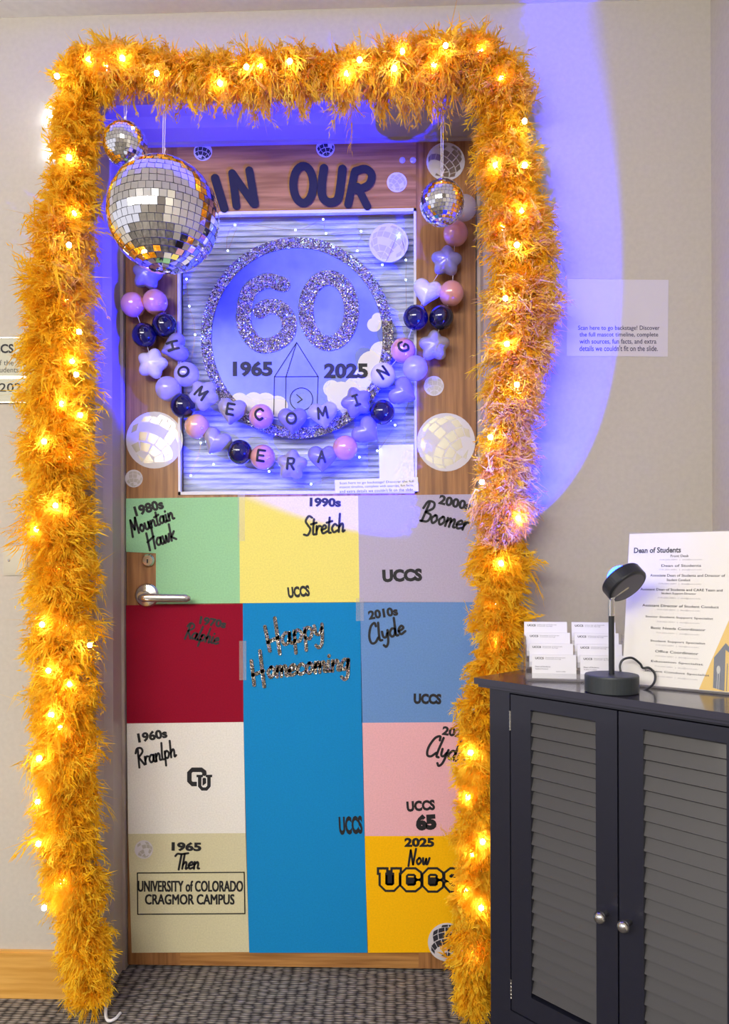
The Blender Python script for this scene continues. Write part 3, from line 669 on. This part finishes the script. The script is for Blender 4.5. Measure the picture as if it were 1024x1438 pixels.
# ------------------------------------------------------------------ lights on the glass
root = empty('window_light_string', P(420, 300, YD - .01), 'thin string of tiny cyan lights across the window glass', 'string lights')
WL = [(320, 352), (330, 316), (415, 323), (454, 308), (458, 328), (507, 325), (502, 352), (560, 330), (570, 365), (570, 393), (537, 372), (266, 430), (262, 392), (274, 470), (555, 597), (575, 560), (505, 642), (437, 680), (378, 662), (530, 633), (300, 652), (282, 622), (268, 668)]
b = MB()
for (x, y) in WL: MB().ball(P(x, y, YD - .009), .0022, 0, 8, 6).link('bulb', LEDW, root, smooth=True)
b.tube(catmull([P(x, y, YD - .007) for x, y in [(256, 300), (262, 392), (266, 430), (274, 470), (262, 560), (282, 622), (268, 668), (300, 652), (378, 662), (437, 680), (505, 642), (530, 633), (555, 597), (575, 560), (572, 470), (570, 393), (570, 365), (560, 330), (537, 372), (502, 352), (507, 325), (458, 328), (454, 308), (415, 323), (330, 316), (320, 352), (340, 300)]], 5), .0004, 0, 4)
b.link('wire', WIRE, root)

# ------------------------------------------------------------------ papers
TX = plane(YD - .0046)
pp = tag(MB().prism([(532, 625), (581, 624), (582, 673), (533, 674)], TX, 0, .0004).link('paper_square', WHITEP), 'blank white paper square at the lower right of the glass', 'paper')
ps = MB().prism([(470, 674), (587, 670), (588, 690), (471, 693)], TX, .0004, .0009).link('instruction_strip', WHITEP)
tag(ps, 'narrow white text strip above the lavender and yellow panels', 'paper')
b = MB()
for k, s in enumerate(['Scan here to go backstage! Discover the full', 'mascot timeline, complete with sources, fun facts,', "and extra details we couldn't fit on the slide."]):
    txt(b, s, 477, 675.5 + k * 5.6, 581, 679.6 + k * 5.6, TX, .0011, -1.5, 0)
b.link('lettering', BLACKINK, ps)
TW = plane(0.)
wp = MB().prism([(797, 392), (939, 393), (938, 501), (796, 500)], TW, .0003, .0011).link('wall_notice', mat('notice paper', srgb(204, 198, 208), .5))
tag(wp, 'white notice taped to the wall right of the feather boa', 'notice')
b = MB()
for k, (s, x1) in enumerate([('Scan here to go backstage! Discover', 926.5), ('the full mascot timeline, complete', 924.5), ('with sources, fun facts, and extra', 922), ("details we couldn't fit on the slide.", 924)]):
    txt(b, s, 812 + (k > 0) * 2, 457.2 + k * 9.3, x1, 465.2 + k * 9.3, TW, .0013, 0, .008)
b.link('lettering', mat('notice ink', srgb(40, 34, 80), .6), wp)

# name plates and switch plate on the left wall
PLATE = mat('brushed plate', srgb(168, 166, 148), .45, .2); 
def nameplate(y0, y1, label):
    root = empty('name_plate', P(0, y1, 0), label, 'sign')
    MB().prism([(-90, y0), (36, y0), (36, y1), (-90, y1)], TW, .0005, .006).link('plate', PLATE, root)
    b = MB(); b.prism([(-91, y0 - 1.5), (37, y0 - 1.5), (37, y0), (-91, y0)], TW, .0005, .008); b.prism([(-91, y1), (37, y1), (37, y1 + 1.5), (-91, y1 + 1.5)], TW, .0005, .008)
    b.link('rail', CHROME, root); return root
r1 = nameplate(475, 528, 'upper silver office name plate at the left edge'); r2 = nameplate(532, 564, 'lower silver room number plate ending in 202')
b = MB(); txt(b, 'UCCS', -22, 483, 19, 496, TW, .0065, 0, .03); b.link('logo_lettering', BLACKINK, r1)
b = MB(); txt(b, 'Office of the', -36, 505.5, 19, 513, TW, .0065); txt(b, 'Dean of Students', -44, 515.5, 26, 523, TW, .0065); b.link('lettering', mat('grey ink', srgb(70, 70, 66), .6), r1)
b = MB(); txt(b, 'MAIN-202', -60, 538, 30, 550, TW, .0065, 0, .01); b.link('lettering', BLACKINK, r2)
sw = empty('switch_plate', P(18, 807, 0), 'brushed metal blank switch plate on the left wall', 'switch plate')
b = MB(); b.prism([(5, 767), (38, 767), (38, 808), (5, 808)], TW, .0, .003); b.prism([(7, 769), (36, 769), (36, 806), (7, 806)], TW, .003, .0045); b.link('plate', NICKEL, sw)
MB().lathe([(.003, 0), (.003, .0008), (.002, .0015)], P(12.5, 787, -.0045), (0, -1, 0), 0, 14).link('screw', CHROME, sw)

# ================================================================== cabinet across the corner
def K(u, d, z): return CW(.2145 + .669 * u + .743 * d, 1.455 - .743 * u + .669 * d, z)
ZT = .81; CD = .235
cab = empty('louvred_cabinet', K(.3, .12, 0), 'black two door louvred cabinet standing across the corner', 'cabinet')
b = MB(); Tk = lambda x, y, z: K(x, y, z)
b.box((0, 0, ZT - .012), (.60, CD, ZT), T=Tk); b.box((.006, .006, ZT - .018), (.594, CD, ZT - .012), T=Tk)
b.link('top', mat('top lacquer', srgb(44, 42, 56), .22, coat=.3), cab)
F0, F1 = .012, .030                       # front frame, front and back
b = MB()
b.box((.030, F0, 0), (.077, F1, ZT - .018), T=Tk); b.box((.523, F0, 0), (.570, F1, ZT - .018), T=Tk)
b.box((.077, F0, .10), (.523, F1, .184), T=Tk); b.box((.077, F0, ZT - .022), (.523, F1, ZT - .018), T=Tk)
b.link('face_frame', BLK, cab)
b = MB(); b.box((.030, F1, 0), (.044, CD - .006, ZT - .018), T=Tk); b.link('side_panel', BLK, cab)
b = MB(); b.box((.556, F1, 0), (.570, CD - .006, ZT - .018), T=Tk); b.link('side_panel', BLK, cab)
b = MB(); b.box((.044, CD - .012, .02), (.556, CD - .006, ZT - .018), T=Tk); b.link('back_panel', BLK, cab)
b = MB(); b.box((.044, F1, .12), (.556, CD - .012, .135), T=Tk); b.link('bottom_shelf', BLK, cab)
def slat_geo(u0, u1, z):
    pr = [(.0135, 0), (.0175, -.002), (.0275, .0255), (.0235, .0275)]
    V = [K(u, d, z + dz) for u in (u0, u1) for d, dz in pr]
    return V, [(0, 1, 2, 3), (7, 6, 5, 4), (0, 4, 5, 1), (1, 5, 6, 2), (2, 6, 7, 3), (3, 7, 4, 0)]
for (a0, s0, s1, a1, ku) in ((.0795, .1245, .2585, .2985, .279), (.3015, .3445, .4765, .5205, .321)):
    left = a0 < .2
    dr = empty('door', K((a0 + a1) / 2, F0, .187)); dr.parent = cab; dr.location = K((a0 + a1) / 2, F0, .187) - np.array(list(cab['_w']))
    zb, zt = .187, ZT - .0245
    pr = MB(); pr.box((a0, F0, zb), (s0, F1, zt), T=Tk); pr.box((s1, F0, zb), (a1, F1, zt), T=Tk)
    pr.box((s0, F0, .762), (s1, F1, zt), T=Tk); pr.box((s0, F0, zb), (s1, F1, .228), T=Tk)
    pr.link('door_frame', BLK, dr)
    z = .7385
    while z > .215:
        V, Fc = slat_geo(s0 - .002, s1 + .002, z); link('slat', V, Fc, SLATM, dr); z -= .0251
    kp = K(ku, F0, .4385 if left else .4385)
    MB().lathe([(.0045, 0), (.004, .012), (.0075, .016), (.0105, .021), (.0105, .025), (.007, .030), (.002, .0315)], kp, K(0, -1, 0) - K(0, 0, 0), 0, 24).link('knob', CHROME, dr, smooth=True)
    hu = .0783 if left else .5217
    for hz in (.225, .735):
        q = MB(); q.tube([K(hu, F0 + .001, hz - .018), K(hu, F0 + .001, hz + .018)], .0022, 0, 8)
        for kk in range(6): q.tube([K(hu, F0 + .001, hz - .018 + kk * .007), K(hu, F0 + .001, hz - .016 + kk * .007)], .0027, 0, 8)
        q.link('hinge', CHROME, dr)

# ------------------------------------------------------------------ blue projector lamp
LB = CW(.429, 1.285, ZT); LB = np.array(LB)
lamp = empty('projector_lamp', LB, 'small black projector lamp shining blue beside the card holder', 'lamp')
MB().lathe([(.044, 0.0005), (.0455, .002), (.0455, .028), (.0445, .0305), (.040, .0312)], LB, (0, 0, 1), 0, 48).link('base', mat('lamp base', srgb(44, 50, 54), .45), lamp)
MB().tube([LB + np.array([0, 0, .03]), LB + np.array([0, 0, .132])], .0049, 0, 16).link('pole', BLACKPL, lamp)
MB().tube([LB + np.array([0, 0, .132]), LB + np.array([0, 0, .160])], .0055, 0, 16).link('collar', CHROME, lamp)
HC = CW(.452, 1.287, 1.000)
hd = empty('lamp_head', HC); hd.parent = lamp; hd.location = HC - LB; hd['_w'] = HC.tolist()
MB().lathe([(.034, -.0125), (.0365, -.011), (.0375, -.009), (.0375, .009), (.0365, .011), (.030, .0125)], HC, SPOT_AX, 0, 48).link('head_case', BLACKPL, hd)
MB().lathe([(.001, -.0128), (.031, -.0128), (.031, -.0124), (.001, -.0124)], HC, SPOT_AX, 0, 40).link('back_cover', mat('cover grey', srgb(92, 90, 100), .55), hd)
MB().lathe([(.022 * math.cos(a * math.pi / 16), .0126 + .0195 * math.sin(a * math.pi / 16)) for a in range(0, 8)] + [(.001, .0322)], HC, SPOT_AX, 0, 32).link('lens', LAMPGLOW, hd, smooth=True)
MB().lathe([(.0255, .012), (.0255, .0150), (.0225, .0155)], HC, SPOT_AX, 0, 32).link('lens_ring', BLACKPL, hd)
b = MB(); b.tube([LB + np.array([0, 0, .160]), LB + np.array([.004, .001, .166]), HC - SPOT_AX * .010], .004, 0, 10); b.link('swivel', CHROME, hd)
sp = bpy.data.lights.new('lamp_beam', 'SPOT'); sp.energy = 170; sp.spot_size = math.radians(74); sp.spot_blend = .12; sp.shadow_soft_size = .006
sp.color = (0, .004, 1.0)
so = bpy.data.objects.new('lamp_beam', sp); C.objects.link(so); so.location = SPOT_AT
so.rotation_euler = Vector(SPOT_AX).to_track_quat('-Z', 'Y').to_euler()
TCc = lambda x, y: P(x, y, 0)
def camd(x, y, z): return EYE + (FWD + RT * ((x - CX) / F) + UP * ((CY - y) / F)) * z
b = MB(); b.tube(catmull([camd(872, 946, 1.325), camd(871, 934, 1.33), camd(876, 926, 1.33), camd(888, 924, 1.33), camd(899, 932, 1.325), camd(903, 938, 1.322), camd(912, 938, 1.32), camd(920, 947, 1.315), camd(918, 960, 1.31), camd(905, 970, 1.30), camd(890, 975, 1.29), camd(880, 977, 1.285)], 6), .0021, 0, 8)
b.link('power_cord', BLACKPL, lamp)

# ------------------------------------------------------------------ card holder with eight cards
hold = empty('card_holder', CW(.37, 1.42, ZT), 'clear acrylic eight pocket card holder behind the lamp', 'card holder')
CR = np.array([.97, -.06, 0]); 
def HM(ox, oz): # camera frame start of the row, turned a little like the holder
    def f(u, d, z): return CW(ox + u * .985 + d * .16, oz - u * .165 + d * .985, z)
    return f
Hh = HM(.312, 1.409)
b = MB(); b.box((-.004, -.004, ZT + .0005), (.180, .070, ZT + .004), T=Hh); b.link('base', ACRYL, hold)
b = MB(); b.box((-.006, -.004, ZT + .004), (-.0045, .068, ZT + .085), T=Hh); b.link('side', ACRYL, hold)
b = MB(); b.box((.1805, -.004, ZT + .004), (.182, .068, ZT + .085), T=Hh); b.link('side', ACRYL, hold)
CARD = mat('card stock', srgb(232, 230, 232), .5)
names = ['front', 'second', 'third', 'top']
for tier in range(4):
    dd = .014 * tier + .004; zz = ZT + .005 + .0198 * tier
    b = MB(); b.box((-.004, dd - .003, zz - .001), (.180, dd - .002, zz + .010), T=Hh); b.link('pocket', ACRYL, hold)
    for col in range(2):
        sh = (-.0045 * tier, -.004 * tier)[col]
        u0 = .004 + col * .0895 + sh * .9 + .003; wv = .082
        T = lambda x, y, z, u0=u0, dd=dd, zz=zz: Hh(u0 + x, dd + y + .10 * (z), zz + z)
        root = MB().box((0, 0, 0), (wv, .004, .0445), T=T).link('business_card', CARD)
        tag(root, names[tier] + ' stack of white business cards in the ' + ('left' if col == 0 else 'right') + ' column', 'card', 'business cards in the holder')
        Tt = lambda x, y, h, T=T, wv=wv: T(x, -h, .0445 - y)
        b = MB(); txt(b, 'UCCS', .006, .0045, .022, .0085, Tt, .0004, 0, .03)
        txt(b, 'University of Colorado', .025, .0045, .062, .0065, Tt, .0004); txt(b, 'Colorado Springs', .025, .0072, .054, .0090, Tt, .0004)
        if tier == 0:
            txt(b, 'Dean of Students', .006, .021, .034, .0235, Tt, .0004); txt(b, 'Student Conduct', .006, .0255, .030, .0275, Tt, .0004); txt(b, 'uccs.edu', .045, .030, .062, .032, Tt, .0004)
        b.link('lettering', BLACKINK, root)

# ------------------------------------------------------------------ Dean of Students sign
SO = CW(.472, 1.356, ZT + .004); SU = (R0 * .803 - FWD * .596); SNb = (R0 * .596 + FWD * .803)
LEAN = math.radians(10); SVv = UP0 * math.cos(LEAN) + SNb * math.sin(LEAN); SNN = np.cross(SU, SVv) * 1.0
if SNN @ (EYE - SO) < 0: SNN = -SNN
def ST(x, y, h):   # x,y in the reading units of the sign (0..1133, 65..1270)
    u = (x - 85) * .0001906; yb = 1270 + (x - 85) * 0.0; v = .279 * (1270 - y) / 1205
    return SO + SU * u + SVv * v + SNN * h
sign = empty('sign_holder', SO, 'acrylic stand with the Dean of Students staff list sheet', 'sign')
b = MB(); b.prism([(78, 55), (1225, 55), (1225, 1272), (78, 1272)], ST, .0016, .0028); b.link('front_cover', clear('matte acrylic', gloss=.0, rough=.45, haze=.04), sign)
b = MB(); b.prism([(85, 65), (1218, 65), (1218, 1268), (85, 1268)], ST, 0, .0004); sheet = b.link('printed_sheet', mat('sheet paper', srgb(228, 224, 218), .5), sign)
b = MB(); b.prism([(1218, 250), (1218, 1266), (775, 1266)], ST, .0004, .0006); b.link('gold_corner', mat('sheet gold', srgb(222, 184, 88), .5), sheet)
b = MB(); b.add([SO + SU * u + SNb * v + np.array([0, 0, z]) for z in (-.003, 0) for v in (-.006, .060) for u in (-.001, .217)], [(0, 2, 3, 1), (4, 5, 7, 6), (0, 1, 5, 4), (2, 6, 7, 3), (0, 4, 6, 2), (1, 3, 7, 5)]); b.link('stand_foot', ACRYL, sign)
b = MB()
def sl(s, x0, x1, y, h_, bold, bb):
    xc = (x0 + x1) / 2; ybt = 1270 + (xc - 85) * .0958; y2 = 1270 - 1205 * (ybt - y) / (ybt - 65)
    txt(bb, s, x0, y2 - h_ / 2, x1, y2 + h_ / 2, ST, .0008, 0, bold)
sl('Dean of Students', 135, 572, 205, 46, .03, b)
gb = MB()
for s, x0, x1, y, gy in [('Front Desk', 480, 645, 258, 290), ('Dean of Students', 400, 755, 338, 372), ('Associate Dean of Students and Director of', 300, 962, 420, 0), ('Student Conduct', 455, 665, 455, 488),
      ('Assistant Dean of Students and CARE Team and', 215, 945, 535, 0), ('Student Support Director', 410, 720, 568, 605), ('Assistant Director of Student Conduct', 240, 918, 668, 702), ('Senior Student Support Specialist', 275, 873, 762, 800),
      ('Basic Needs Coordinator', 330, 812, 850, 890), ('Student Support Specialist', 330, 815, 958, 990), ('Office Coordinator', 378, 760, 1038, 1078), ('Education Specialist', 345, 803, 1122, 1160), ('Student Conduct Specialist', 290, 858, 1202, 1240)]:
    sl(s, x0, x1, y, 20, .012, b)
    if gy: sl('719-255-3091  |  dos@uccs.edu', 380, 760, gy, 13, 0, gb)
b.link('lettering', BLACKINK, sheet); gb.link('fine_lettering', mat('pale ink', srgb(150, 146, 150), .6), sheet)
b = MB(); b.prism([(892, 1022), (985, 910), (985, 1262), (892, 1245)], ST, .0008, .0011); b.prism([(985, 910), (1080, 1000), (1080, 1020), (985, 960)], ST, .0008, .0011, 0)
for x in (1000, 1045): b.prism([(x, 1060), (x + 6, 1060), (x + 6, 1262), (x, 1262)], ST, .0008, .0011)
b.link('tower_print', mat('print blue grey', srgb(92, 98, 112), .5), sheet)
b = MB(); b.prism(circ(932, 1110, 16, 30, 16), ST, .0011, .0013); [b.prism([(x, 1120), (x + 4, 1120), (x + 4, 1250), (x, 1250)], ST, .0011, .0013) for x in (922, 938)]; b.link('tower_detail', mat('print pale', srgb(190, 190, 186), .5), sheet)

# ================================================================== feather boas
def feather_mat():
    m = bpy.data.materials.new('orange feather'); m.use_nodes = True; n = m.node_tree.nodes; L = m.node_tree.links
    n.remove(n['Principled BSDF']); out = n['Material Output']
    at = n.new('ShaderNodeAttribute'); at.attribute_name = 'tint'
    cr = n.new('ShaderNodeValToRGB'); e = cr.color_ramp.elements; e[0].color = (1.0, .545, .014, 1); e[1].color = (1.0, .73, .06, 1)
    d = n.new('ShaderNodeBsdfDiffuse'); t = n.new('ShaderNodeBsdfTranslucent'); mx = n.new('ShaderNodeMixShader'); mx.inputs[0].default_value = .45
    L.new(at.outputs['Fac'], cr.inputs[0]); L.new(cr.outputs[0], d.inputs[0]); L.new(cr.outputs[0], t.inputs[0])
    L.new(d.outputs[0], mx.inputs[1]); L.new(t.outputs[0], mx.inputs[2]); L.new(mx.outputs[0], out.inputs[0])
    return m
FEA = feather_mat()
def path_sample(path, n):
    q = np.array(catmull(path, 10)); seg = np.linalg.norm(np.diff(q[:, :3], axis=0), axis=1); s = np.concatenate([[0], np.cumsum(seg)])
    t = RNG.uniform(0, s[-1], n); i = np.clip(np.searchsorted(s, t) - 1, 0, len(seg) - 1); f = ((t - s[i]) / seg[i])[:, None]
    return q[i] * (1 - f) + q[i + 1] * f, (q[i + 1, :3] - q[i, :3]) / seg[i][:, None]
def boa(path_px, label, count, droop=.4, long_tail=0.):
    path = []
    for (x, y, hw, Y) in path_px: p = P(x, y, Y); path.append((*p, .84 * hw / F * (Y - EYE[1])))
    root = empty('feather_boa', path[len(path) // 2][:3], label, 'feather boa')
    MB().tube([q[:3] for q in catmull(path, 6)], .004, 0, 6).link('cord', mat('boa cord', srgb(190, 110, 10), .8), root)
    n = count; Q, D = path_sample(path, n); c = Q[:, :3]; sv = c[:, 0] * 1.3 + c[:, 2]
    R = Q[:, 3] * (1 + .13 * np.sin(sv * 47) + .10 * np.sin(sv * 83 + 1))
    rnd = RNG.normal(size=(n, 3)); rnd -= D * (rnd * D).sum(1)[:, None] * .75; rnd /= np.linalg.norm(rnd, axis=1)[:, None]
    rnd[:, 1] = np.where(rnd[:, 1] > .35, -rnd[:, 1], rnd[:, 1]); 
    Ln = R * RNG.uniform(.7, 1.2, n); big = RNG.random(n) < .05 + long_tail; Ln = np.where(big, Ln * 1.3, Ln)
    p0 = c + rnd * (R * RNG.uniform(0, .35, n))[:, None]; 
    side = np.cross(rnd, RNG.normal(size=(n, 3))); side /= np.linalg.norm(side, axis=1)[:, None]
    sw = RNG.normal(0, .55, n); p1 = p0 + rnd * (Ln * .5)[:, None] + side * (Ln * sw)[:, None]
    dr = RNG.uniform(.1, 1, n)[:, None] * droop
    p2 = p0 + rnd * (Ln * .9)[:, None] + side * (Ln * (-sw * .35 + RNG.uniform(-.4, .4, n)))[:, None] + np.array([0, 0, -1.]) * dr * Ln[:, None]
    NB = 10
    def bez(t): t = np.broadcast_to(np.atleast_2d(t), (n, np.atleast_2d(t).shape[1]))[:, :, None]; return (1 - t) ** 2 * p0[:, None] + 2 * t * (1 - t) * p1[:, None] + t * t * p2[:, None]
    def tan(t): t = np.broadcast_to(np.atleast_2d(t), (n, np.atleast_2d(t).shape[1]))[:, :, None]; v = 2 * (1 - t) * (p1 - p0)[:, None] + 2 * t * (p2 - p1)[:, None]; return v / np.linalg.norm(v, axis=2)[:, :, None]
    ref = RNG.normal(size=(n, 1, 3))
    # central vane: a slim pointed blade
    ts = np.linspace(0, 1, 6); B = bez(ts); Tn = tan(ts); W = np.cross(Tn, ref); W /= np.linalg.norm(W, axis=2)[:, :, None]
    wq = (np.where(RNG.random((n, 1)) < .35, RNG.uniform(.003, .0062, (n, 1)), RNG.uniform(.001, .0025, (n, 1))) * np.sin(np.pi * (ts * .86 + .12))[None])[:, :, None]; A = np.stack([B + W * wq, B - W * wq], 2).reshape(n, 12, 3)
    fq = np.array([(2 * i, 2 * i + 1, 2 * i + 3, 2 * i + 2) for i in range(5)])
    parts = [A]; verts_per = 12
    faces_q = [fq]; ft = []
    for sgn in (1, -1):
        tb = np.clip(np.linspace(.06, .95, NB)[None] + RNG.uniform(-.06, .06, (n, NB)), .02, 1)
        Bb = bez(tb); Tb = tan(tb); Wb = np.cross(Tb, ref); Wb /= np.linalg.norm(Wb, axis=2)[:, :, None]; Nn = np.cross(Tb, Wb)
        L_ = (Ln[:, None] * .50 * (np.sin(np.pi * (tb * .75 + .2)) * .85 + .15))[:, :, None] * RNG.uniform(.45, 1.25, (n, NB, 1))
        curl = RNG.normal(0, .38, (n, NB, 1)); wav = RNG.normal(0, .22, (n, NB, 1))
        mid = Bb + (Wb * sgn * .42 + Tb * .45 + Nn * curl * .5) * L_ * .55
        tip = Bb + (Wb * sgn * (.30 + wav * 1.5) + Tb * .95 + Nn * curl * .6) * L_ * .95 + np.array([0, 0, -1.]) * L_ * .18
        hw = RNG.uniform(.0006, .0024, (n, NB, 1))
        r0 = Bb - Tb * hw * .6; r1 = Bb + Tb * hw * .6; m0 = mid - Nn * hw * .5 - Wb * hw * .8; m1 = mid + Nn * hw * .5 + Wb * hw * .8
        blk = np.stack([r0, r1, m1, m0, tip], 2).reshape(n, NB * 5, 3)
        for k in range(NB):
            o = verts_per + k * 5; faces_q.append(np.array([(o, o + 1, o + 2, o + 3)])); ft.append((o + 3, o + 2, o + 4))
        verts_per += NB * 5; parts.append(blk)
    V = np.concatenate(parts, 1); V[:, :, 1] = np.minimum(V[:, :, 1], -.002 - RNG.uniform(0, .004, (n, 1)))
    V[:, :, 2] = np.maximum(V[:, :, 2], .003)
    fqa = np.concatenate(faces_q); fta = np.array(ft); base = (np.arange(n) * verts_per)
    FQ = (fqa[None] + base[:, None, None]).reshape(-1, 4); FT = (fta[None] + base[:, None, None]).reshape(-1, 3)
    V = V.reshape(-1, 3); org = np.array(list(root['_w'])); V = V - org
    me = bpy.data.meshes.new('feathers'); me.vertices.add(len(V)); me.vertices.foreach_set('co', V.astype(np.float32).ravel())
    nl = FQ.size + FT.size; me.loops.add(nl); me.loops.foreach_set('vertex_index', np.concatenate([FQ.ravel(), FT.ravel()]).astype(np.int32))
    npoly = len(FQ) + len(FT); me.polygons.add(npoly)
    st = np.concatenate([np.arange(len(FQ)) * 4, FQ.size + np.arange(len(FT)) * 3]); me.polygons.foreach_set('loop_start', st.astype(np.int32))
    me.update(calc_edges=True); me.validate()
    tint = np.repeat(RNG.random(n), verts_per); a = me.attributes.new('tint', 'FLOAT', 'POINT'); a.data.foreach_set('value', tint.astype(np.float32))
    me.materials.append(FEA); o = bpy.data.objects.new('feathers', me); C.objects.link(o); o.parent = root; o['kind'] = 'stuff'
    return root
y0 = -.062
LEFT = [(118, 92, 36, y0), (110, 150, 37, y0), (111, 205, 36, y0), (104, 255, 37, y0), (94, 310, 45, y0), (90, 380, 47, y0), (84, 450, 52, y0), (88, 520, 50, y0), (85, 560, 53, y0), (82, 620, 50, y0), (86, 700, 52, y0),
        (92, 760, 52, y0), (92, 820, 50, y0), (90, 880, 50, y0), (92, 950, 48, y0), (92, 1020, 48, y0), (98, 1100, 50, y0), (101, 1180, 47, y0), (108, 1240, 43, y0), (117, 1300, 38, y0), (125, 1350, 36, -.07), (128, 1400, 33, -.08)]
TOP = [(118, 92, 38, y0), (160, 92, 38, y0), (220, 98, 34, y0), (300, 108, 36, y0), (350, 108, 38, y0), (400, 100, 38, y0), (480, 106, 38, y0), (560, 100, 44, y0), (620, 88, 44, y0), (690, 86, 46, y0)]
RIGHT = [(692, 88, 46, y0), (706, 150, 42, y0), (706, 200, 42, y0), (714, 250, 45, y0), (722, 300, 48, y0), (731, 360, 52, y0), (736, 420, 50, y0), (730, 480, 46, y0), (722, 540, 44, y0), (714, 600, 38, y0), (711, 650, 40, y0),
         (707, 700, 42, y0), (702, 760, 42, -.07), (700, 810, 40, -.09), (700, 860, 38, -.11), (700, 905, 36, -.12), (688, 950, 34, -.12), (674, 1000, 34, -.11), (672, 1060, 34, -.10), (672, 1150, 36, -.09), (670, 1250, 34, -.09), (668, 1320, 37, -.09), (662, 1370, 33, -.09), (667, 1412, 22, -.09)]
boa(LEFT, 'orange feather boa hanging down the left side of the door', 5600)
boa(TOP, 'orange feather boa running across the top of the door frame', 2700, .9, .10)
boa(RIGHT, 'orange feather boa hanging down the right side of the door', 5600)

def light_string(pts, label, path, Yl):
    root = empty('fairy_light_string', P(path[0][0], path[0][1], Yl), label, 'string lights')
    for k, (x, y, *q) in enumerate(pts):
        Yq = q[0] if q else Yl - (.03 if k % 2 else 0)
        MB().ball(P(x, y, Yq),   .0055, 0, 8, 6).link('bulb', LED, root, smooth=True)
    MB().tube(catmull([P(x, y, Yw + .004 * math.sin(k * 2.1)) for k, (x, y, hw, Yw) in enumerate(path)], 8), .0006, 0, 4).link('wire', WIRE, root)
light_string([(125, 84), (80, 107), (97, 221), (97, 344), (104, 300, -.10), (111, 466), (101, 507), (107, 526), (87, 567), (62, 620), (113, 583), (78, 710), (51, 743), (59, 877), (126, 906), (68, 942), (98, 961), (72, 1004), (84, 1022), (55, 1065), (53, 1126), (54, 1185), (87, 1238), (62, 1275), (71, 162, -.01), (72, 211, -.01), (95, 420, -.08), (100, 640, -.08), (90, 800, -.08), (110, 1060, -.07), (95, 880, -.07)],
             'white fairy lights woven through the left feather boa', LEFT, -.112)
light_string([(172, 82), (220, 103), (309, 117), (346, 94), (365, 92), (407, 86), (487, 103), (505, 84), (565, 72), (554, 96), (610, 90), (626, 64), (675, 72), (150, 95, -.09), (260, 90, -.07), (445, 95, -.07)],
             'white fairy lights woven through the top feather boa', TOP, -.108)
light_string([(704, 109), (737, 170), (696, 232), (737, 232), (733, 295), (726, 344), (735, 390, -.08), (710, 419), (712, 483), (726, 540), (689, 614), (677, 677), (728, 728), (704, 791), (696, 850), (700, 899), (679, 1010), (661, 1057), (657, 1119), (678, 1182), (653, 1250), (676, 1275), (705, 320, -.08), (700, 940, -.13), (672, 1090, -.12), (665, 1200, -.12), (668, 1330, -.12)],
             'white fairy lights woven through the right feather boa', RIGHT, -.115)
# battery box and cord end at the foot of the left boa
bx = P(92, 1334, -.03)
o = MB().box((bx[0] - .020, bx[1] - .012, bx[2] - .011), (bx[0] + .020, bx[1] + .012, bx[2] + .011)).link('battery_pack', clear('pack plastic', tint=(.7, .75, .9, 1), haze=.5, hazecol=(.6, .62, .8, 1)))
tag(o, 'translucent battery pack beside the lower left boa above the baseboard', 'battery pack')
b = MB(); b.tube(catmull([(-.655, -.045, .05), (-.650, -.075, .012), (-.636, -.098, .005), (-.622, -.092, .005), (-.618, -.070, .005)], 6), .0035, 0, 8)
tag(b.link('white_cord', WHITEPL), 'white cord loop on the carpet under the left boa', 'cord')
